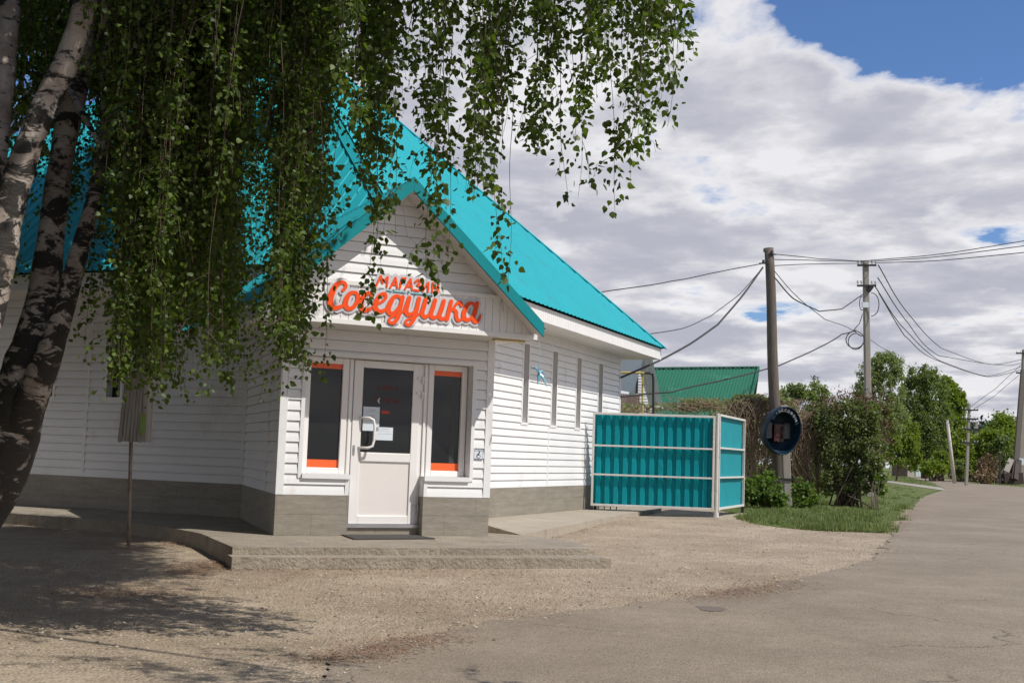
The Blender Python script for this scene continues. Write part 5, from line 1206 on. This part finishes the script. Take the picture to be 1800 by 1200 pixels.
for b in [[(-2.9, 7.7, 4.3), (-3.6, 7.9, 5.2), (-4.6, 8.2, 5.9)], [(-2.8, 7.8, 4.6), (-2.2, 8.1, 5.5), (-1.4, 8.6, 6.2)]]: limb3(mb, b, [.05, .03, .012])
mb.build('trunk', m_bark, bA, smooth=True)
TW = {0: MB(), 1: MB()}; LF = {0: [], 1: []}; LD = {0: [], 1: []}
def strand(X, Y, zt, zb_, tree_, dens=1.0, bare=.0, sway=.06, w=.036):
    """a drooping twig from zt down to zb_ with leaves on short shoots"""
    L_ = zt-zb_; m = max(4, int(L_/.12)); ph1, ph2 = rng.uniform(0, 6.28, 2); ax, ay = rng.normal(0, sway, 2); pts = []
    bx, by = rng.normal(0, .25, 2)
    for u in np.linspace(0, 1, m):
        # starts on an arching twig, then falls
        pts.append(V3(X+bx*(1-u)**3+ax*math.sin(u*4+ph1)+.012*math.sin(u*17+ph2), Y+by*(1-u)**3+ay*math.sin(u*3.4+ph2), zt-L_*u))
    TW[tree_].tube(pts, list(np.linspace(.0045, .0013, m)), 3, cap=False)
    n = int(L_*(1-bare)*60*dens); P = np.array(pts)
    # leaves come in little bunches with bare lengths between
    nb = max(2, int(L_*(1-bare)/.085)); ub = np.sort(1-(1-bare)*rng.uniform(0, 1, nb)); wb = rng.uniform(.3, 1.5, nb)*(1+.8*ub); wb /= wb.sum()
    k = rng.choice(nb, n, p=wb); u = np.clip(ub[k]+rng.normal(0, .022/L_, n)*1.6, 0, 1)*(m-1)
    i = np.minimum(u.astype(int), m-2); f = (u-i)[:, None]; c = P[i]*(1-f)+P[i+1]*f
    off = rng.normal(0, 1, (n, 3))*V3(w, w, .030)*(.45+.5*ub[k])[:, None]
    LF[tree_].append(c+off); d = off/np.maximum(np.linalg.norm(off, axis=1)[:, None], 1e-6)*.6; d[:, 2] -= .75; LD[tree_].append(d)
    # side shoots
    for s in range(int(L_*2.2*dens)):
        j = rng.integers(1, m-1); a = rng.uniform(0, 6.28); l = rng.uniform(.08, .3); q0 = P[j]
        if j/m < bare: continue
        q1 = q0+V3(math.cos(a)*l*.55, math.sin(a)*l*.55, -l*.35); q2 = q1+V3(math.cos(a)*l*.15, math.sin(a)*l*.15, -l*.7)
        TW[tree_].tube([q0, q1, q2], [.002, .0015, .001], 3, cap=False); kk = int(14*l/.3+3); t = rng.uniform(.2, 1, kk)[:, None]
        cc = np.where(t < .5, q0+(q1-q0)*t*2, q1+(q2-q1)*(t*2-1)); off = rng.normal(0, .022, (kk, 3)); LF[tree_].append(cc+off); d = off/.03; d[:, 2] -= .8; LD[tree_].append(d)
def group(x0, x1, yb0, yb1, n, Y0, Y1, tr=0, dens=1., bare=0., ztop=(5.0, 6.2), w=.036, sway=.05):
    nc = max(1, int((x1-x0)/(15 if x0 < 440 else 22))) if n > 3 else n
    cl = [(random.uniform(x0, x1), random.uniform(yb0, yb1), random.uniform(Y0, Y1)) for _ in range(nc)]
    for i in range(n):
        cx, cy, cY = cl[i % nc]
        px = random.gauss(cx, 7.5); Y = min(Y1+.2, max(Y0-.2, random.gauss(cY, .22))); b = at(px, cy-(abs(random.gauss(0, .22))*(cy+150) if i >= nc else 0)+random.gauss(0, 5), Y); zt = max(random.uniform(*ztop), b[2]+.4)
        strand(b[0], Y, zt, b[2], tr, dens*random.uniform(.75, 1.2), bare, sway, w)
# px-x range, bottom px-y range, count, depth range
group(188, 300, 590, 690, 90, 7.6, 9.6, dens=1.15)
group(290, 405, 540, 695, 84, 7.6, 9.6, dens=1.15)
group(330, 400, 600, 700, 10, 7.4, 8.2, dens=1.1)
group(185, 420, 540, 690, 70, 9.7, 10.8, dens=1.1)
group(180, 415, 300, 560, 80, 7.4, 10, dens=1.05)
group(400, 470, 260, 450, 14, 7.6, 9, dens=.9)
group(478, 524, 540, 705, 40, 7.6, 8.8, dens=1.1)
group(490, 528, 640, 710, 10, 7.6, 8.2, dens=1.15)
group(556, 572, 660, 700, 1, 7.8, 8.2, dens=.8)
group(470, 562, 280, 440, 38, 7.6, 9.5, dens=1.05)
group(560, 645, 190, 330, 20, 7.6, 9.5, dens=1.0)
group(560, 610, 590, 610, 1, 8, 8.1, dens=.9)
group(640, 660, 540, 575, 2, 7.9, 8.2, dens=.8)
group(676, 690, 380, 415, 2, 7.9, 8.2, dens=.9)
group(650, 720, 140, 290, 12, 7.6, 9, dens=.85)
group(750, 785, 440, 545, 3, 7.8, 8.4, dens=.95)
group(730, 800, 160, 340, 10, 7.8, 9, dens=.8)
group(800, 880, 120, 330, 16, 7.6, 8.8, dens=.75)
group(820, 860, 330, 390, 3, 7.7, 8.2, dens=.8)
group(872, 890, 470, 500, 2, 7.8, 8.0, dens=.6, bare=.72, sway=.03)
group(850, 885, 280, 345, 12, 7.8, 8.2, dens=.25, bare=.35, sway=.03)
group(930, 990, 250, 330, 8, 7.5, 8.4, dens=.85)
group(990, 1012, 330, 375, 2, 7.6, 8, dens=.8)
group(945, 1075, 120, 250, 18, 7.5, 8.6, dens=.85)
group(1085, 1112, 330, 375, 2, 7.6, 7.9, dens=.8)
group(1075, 1130, 180, 280, 6, 7.5, 8.2, dens=.9)
group(1120, 1172, 150, 225, 8, 7.5, 8.2, dens=.95)
group(1120, 1170, 220, 265, 2, 7.5, 7.8, dens=.95)
group(1165, 1205, 60, 110, 4, 7.5, 8.2, dens=.9)
group(700, 1150, -80, 60, 30, 7.4, 9.2, dens=.85)
group(160, 660, 0, 240, 120, 7.4, 10, dens=1.05)
# left tree strands
group(95, 185, 280, 460, 22, 9.6, 10.6, dens=.9)
group(0, 75, 230, 420, 14, 9.6, 10.6, dens=.9)
group(-60, 175, 20, 260, 34, 8.6, 10.4, tr=1, dens=1.0, ztop=(5.2, 6.6))
group(-80, 40, 300, 620, 12, 9, 10.5, tr=1, dens=.7, ztop=(5, 6))
group(150, 200, 330, 620, 9, 9, 10.2, tr=1, dens=.8, ztop=(5, 6.4))
# upper crown and unseen birches, added out of frame to shade yard and wall
for nm, b, H, bl, lab in (('birch_tree', (-8.9, 17.0, .1), 9.5, [((-5.5, 19.4, 8.9), (2.6, 1.7, 1.2)), ((-4.4, 17.0, 9.3), (2.0, 1.4, .9)), ((-7.6, 18.2, 8.8), (2.4, 1.9, 1.3)), ((-9.6, 16.6, 7.4), (2.2, 2.0, 2.2)), ((-10.5, 17.5, 5.0), (1.8, 1.6, 2.0))], 'birch standing out of sight beyond the left edge, shading the roof and side wall'),
        ('birch_tree', (-8.3, 11.2, 0), 8, [((-8.6, 11.4, 6.2), (2.3, 2.6, 2.2)), ((-6.6, 9.6, 3.6), (1.3, 1.4, 2.4)), ((-8.8, 12.2, 3.6), (1.9, 2.4, 1.6))], 'birch beyond the left edge, in front of the other shading tree'),
        ('birch_tree', (-7.2, 4.5, 0), 8, [((-6.9, 4.6, 6.0), (2.4, 2.4, 2.2)), ((-6.2, 5.2, 3.2), (1.8, 1.8, 2.2)), ((-5.8, 7.4, 3.2), (1.4, 1.4, 2.6))], 'birch beside the photographer, left of the picture'),
        ('birch_tree', (-12.5, 9.0, 0), 11, [((-12, 9.5, 8.0), (3.0, 3.4, 3.2)), ((-11.5, 10, 4), (2.4, 2.8, 2.2))], 'outermost tall birch on the left, behind the other hidden birches'),
        ('birch_tree', (-5.5, -1.5, 0), 10, [((-5, -1, 7.0), (3.2, 2.8, 2.8)), ((-3.2, 1.0, 7.4), (2.2, 2.0, 1.4))], 'birch standing behind the photographer on the left')):
    tree(nm, b, H, bl, 34000, .21, m_leaf, lab, 'tree', 'birches beyond the left picture edge', .14, m_bark, droop=.8, clump=.42)
def canopy(cx, cy, cz, r, n, tr):
    for i in range(n):
        a = random.uniform(0, 6.28); rr_ = math.sqrt(random.random()); x, y = cx+r[0]*rr_*math.cos(a), cy+r[1]*rr_*math.sin(a); z = cz+r[2]*random.uniform(-1, 1)*math.sqrt(max(0, 1-rr_*rr_))
        strand(x, y, z+.6, z-.5, tr, .9, 0, .05, .09)
canopy(-2.9, 9.0, 7.0, (1.9, 1.9, 1.2), 95, 0)
canopy(-4.4, 8.6, 6.6, (1.9, 2.0, 1.2), 80, 1)
canopy(-1.2, 10.6, 7.4, (2.0, 1.4, 1.1), 70, 0)
canopy(-5.2, 11.5, 7.6, (2.0, 2.2, 1.4), 80, 1)
canopy(-1.0, 12.0, 8.2, (1.6, 1.2, .8), 40, 0)
canopy(-.6, 7.1, 7.2, (1.2, 1.1, .8), 28, 0)
canopy(1.9, 5.6, 5.0, (.8, .5, .35), 14, 0)
canopy(3.4, 4.6, 4.9, (1.0, .6, .3), 14, 0)
canopy(-1.3, 7.4, 6.0, (.8, .7, .5), 22, 0)
for e, c, rr_, n_ in ((bB, (-1.0, 12.5, 8.4), (1.6, 1.4, .8), 24000), (bB, (.2, 10.9, 8.5), (1.3, 1.4, .8), 20000), (bB, (.7, 9.0, 8.4), (1.6, 1.5, .8), 20000), (bB, (-.9, 7.3, 7.2), (1.3, 1.3, .8), 9000), (bB, (-2.9, 9.3, 7.4), (2.2, 2.0, 1.2), 13000), (bA, (-5.4, 11.2, 7.8), (2.4, 2.4, 1.4), 18000)):
    leafobj('upper_crown', blob(c, rr_, n_, .42)[0], .095, m_leaf, e, droop=.6)
for k, e in ((0, bB), (1, bA)):
    TW[k].build('twigs', m_twig, e)
    P = np.vstack(LF[k]); D = np.vstack(LD[k]); D /= np.linalg.norm(D, axis=1)[:, None]
    v, f = ovate(P, rng.choice([.030, .040, .047, .054], len(P), p=[.15, .3, .35, .2])*np.where(P[:, 0] < -1.3, .82, 1.04), D*1.3); fastmesh('leaves', v, f, m_leaf, e, np.repeat(np.clip(rng.normal(.45, .25, len(P)), 0, 1), 8))
    print('leaves', len(P))
# ------------------------------------------------------------ ground litter, pebbles, grass
def inside_slab(x, y): return False
n = 26000
yy = rng.uniform(7.2, 25, n*2); xx = rng.uniform(-6, 9, n*2)
ok = (xx < roadL(yy)+np.abs(rng.normal(0, .22, len(yy)))) & (np.abs(xx/yy) < .46)
ls = fF(0, 0, 0); 
def over(x, y):   # on the paved slab or inside the building
    p = np.stack([x, y], 1)-np.array(P2(409, 961, TOP)); u = np.array(bk[:2]); v = np.array(pb[:2]); s = p@u; t = p@v
    m1 = (t > -.36) & (s > -.3) & (s < 4.35)
    c = np.stack([x, y], 1)-C0[:2]; m2 = (c@nL[:2] < 3.2) & (c@dL[:2] > 1.) ; m3 = (c@nR[:2] < 1.3)
    return m1 & (t < 4.5) | m2 & ((c@nL[:2]) < 2.4) | m3
ok &= ~over(xx, yy); xx, yy = xx[ok][:n], yy[ok][:n]; k = len(xx)
sz = np.clip(rng.lognormal(-4.95, .45, k), .004, .020)
def along(a, b, z, w, m, s):
    t = rng.uniform(0, 1, m); p = a[None]*(1-t)[:, None]+b[None]*t[:, None]; p = p+rng.normal(0, w, (m, 3))*V3(1, 1, 0); p[:, 2] = z; return p, rng.uniform(.4, 1.3, m)*s
ea, eb = gz(409, 999, .05), gz(1074, 1001, .05); ex1, s1 = along(ea, eb, .052, .02, 900, .017); ex2, s2 = along(gz(409, 973, .18), gz(1044, 975.5, .18), .182, .008, 500, .010)
ex3, s3 = along(gz(353, 957, .05), gz(413, 999, .05), .055, .03, 160, .022)
ps = np.concatenate([np.stack([xx, yy, gh(yy)+sz*.2+.014*(xx > roadL(yy))], 1), ex1, ex2, ex3]); sz = np.concatenate([sz, s1, s2, s3]); k = len(ps)
base = np.array([[1, 0, 0], [0, 1, 0], [-1, 0, 0], [0, -1, 0], [0, 0, .7], [0, 0, -.5]])
fo = np.array([[0, 1, 4], [1, 2, 4], [2, 3, 4], [3, 0, 4]])
vv = (base[None]*sz[:, None, None]*rng.uniform(.6, 1.3, (k, 6, 3)))+ps[:, None]
ff = (fo[None]+6*np.arange(k)[:, None, None]).reshape(-1, 3)
g = fastmesh('gravel', vv.reshape(-1, 3), ff, m_pebble, rnd=np.repeat(rng.uniform(0, 1, k), 6), org=V3(0, 14, 0)); tag(g, kind='stuff')
def litter(polys, n):
    P = []
    for (x0, y0, x1, y1, w) in polys:
        for i in range(n//len(polys)):
            t = rng.uniform(); p = gp(x0+(x1-x0)*t+rng.normal(0, w), y0+(y1-y0)*t+rng.normal(0, w*.14)); P.append(p)
    P = np.array(P); k = len(P); P[:, 2] = gh(P[:, 1])+.017; a = rng.uniform(0, 6.28, k); l = rng.uniform(.01, .03, k)[:, None]; d = np.stack([np.cos(a), np.sin(a), rng.normal(0, .15, k)], 1)*l; e = np.stack([-np.sin(a), np.cos(a), 0*a], 1)*.003
    v = np.stack([P-d-e, P+d-e, P+d+e, P-d+e], 1).reshape(-1, 3); return v, np.arange(4*k).reshape(k, 4)
v, f = litter([(925, 938, 1060, 918, 26), (940, 940, 1010, 928, 26), (880, 936, 1000, 930, 30), (590, 1165, 760, 1120, 45),  (320, 1010, 380, 990, 30), (330, 955, 350, 950, 26), (60, 935, 300, 960, 80), (100, 1040, 300, 1048, 60), (1240, 1050, 1400, 1028, 40), (30, 990, 330, 1030, 90),  (880, 938, 960, 944, 18), (430, 1003, 900, 1004, 60), (1330, 912, 1570, 926, 12), (1575, 935, 1632, 872, 8), (500, 1060, 1100, 1030, 160)], 24000)
g = fastmesh('needle_litter', v, f, m_needle, org=V3(0, 14, 0)); tag(g, kind='stuff')
# grass on the verge
n = 60000
yy = 22.4+rng.uniform(0, 1, n)**1.5*38; l0 = np.interp(yy, ly, lawn0); l1 = np.interp(yy, ly, lawn1); xx = l0-.1+(l1-l0+.25)*rng.uniform(0, 1, n)
pm = np.array([math.sin(x*2.1+y*.7)+math.sin(x*.9-y*1.3) for x, y in zip(xx, yy)]); hh = rng.uniform(.03, .085, n)*(1+.35*pm*.5)
edge = np.minimum(xx-l0, l1-xx); hh *= np.clip(.45+edge*.5, .4, 1)*np.clip(1.3-yy/75, .4, 1)
P = np.stack([xx, yy, gh(yy)+.006], 1); a = rng.uniform(0, 6.28, n); e = np.stack([np.cos(a), np.sin(a), 0*a], 1)*.009
nt_ = 9000; cc_ = rng.integers(0, n, 130); ci = cc_[rng.integers(0, 130, nt_)]; wh = rng.choice(n, nt_, replace=False)
P[wh] = P[ci]+rng.normal(0, 1, (nt_, 3))*V3(.09, .09, 0); hh[wh] = rng.uniform(.07, .19, nt_)*np.clip(1.3-P[wh][:, 1]/75, .4, 1)
tip = P+np.stack([rng.normal(0, .03, n), rng.normal(0, .03, n), hh], 1); v = np.stack([P-e, P+e, tip], 1).reshape(-1, 3)
g = fastmesh('grass', v, np.arange(3*n).reshape(n, 3), m_grass, rnd=np.repeat(np.clip(rng.normal(.45, .22, n)+.1*pm, 0, 1), 3), org=V3(8, 30, .2)); tag(g, kind='stuff')
n = 26000
yy = rng.uniform(40, 180, n); xx = yy*rng.uniform(.27, .46, n); rL, rR = roadL(yy), np.interp(yy, ry, rx)
pa, pb_ = a_p[:2], b_p[:2]; dp = np.stack([xx, yy], 1)-pa; dv = pb_-pa; dv = dv/np.linalg.norm(dv); dist = np.abs(dp[:, 0]*dv[1]-dp[:, 1]*dv[0])
ok = ((xx < rL-.3) | (xx > rR+.3)) & ((yy > 62) | (xx > rR+.3)) & (dist > 1.3); xx, yy = xx[ok], yy[ok]; n = len(xx)
P = np.stack([xx, yy, gh(yy)], 1); a = rng.uniform(0, 6.28, n); e = np.stack([np.cos(a), np.sin(a), 0*a], 1)*.03
tip = P+np.stack([rng.normal(0, .05, n), rng.normal(0, .05, n), rng.uniform(.03, .09, n)], 1); v = np.stack([P-e, P+e, tip], 1).reshape(-1, 3)
g = fastmesh('rough_grass', v, np.arange(3*n).reshape(n, 3), m_grass, rnd=np.repeat(rng.uniform(0, 1, n), 3), org=V3(28, 80, .2)); tag(g, kind='stuff')
# manhole-like dark patch on the asphalt
c = gp(1249, 1071); mb = MB(); mb.add([c+V3(.14*math.cos(w)*random.uniform(.8, 1.1), .22*math.sin(w)*random.uniform(.8, 1.1), .0155) for w in np.linspace(0, 6.28, 18, endpoint=False)], [tuple(range(18))])
tag(mb.build('tar_patch', M('dark_tar_patch', (.15, .12, .095), .85)), kind='structure')
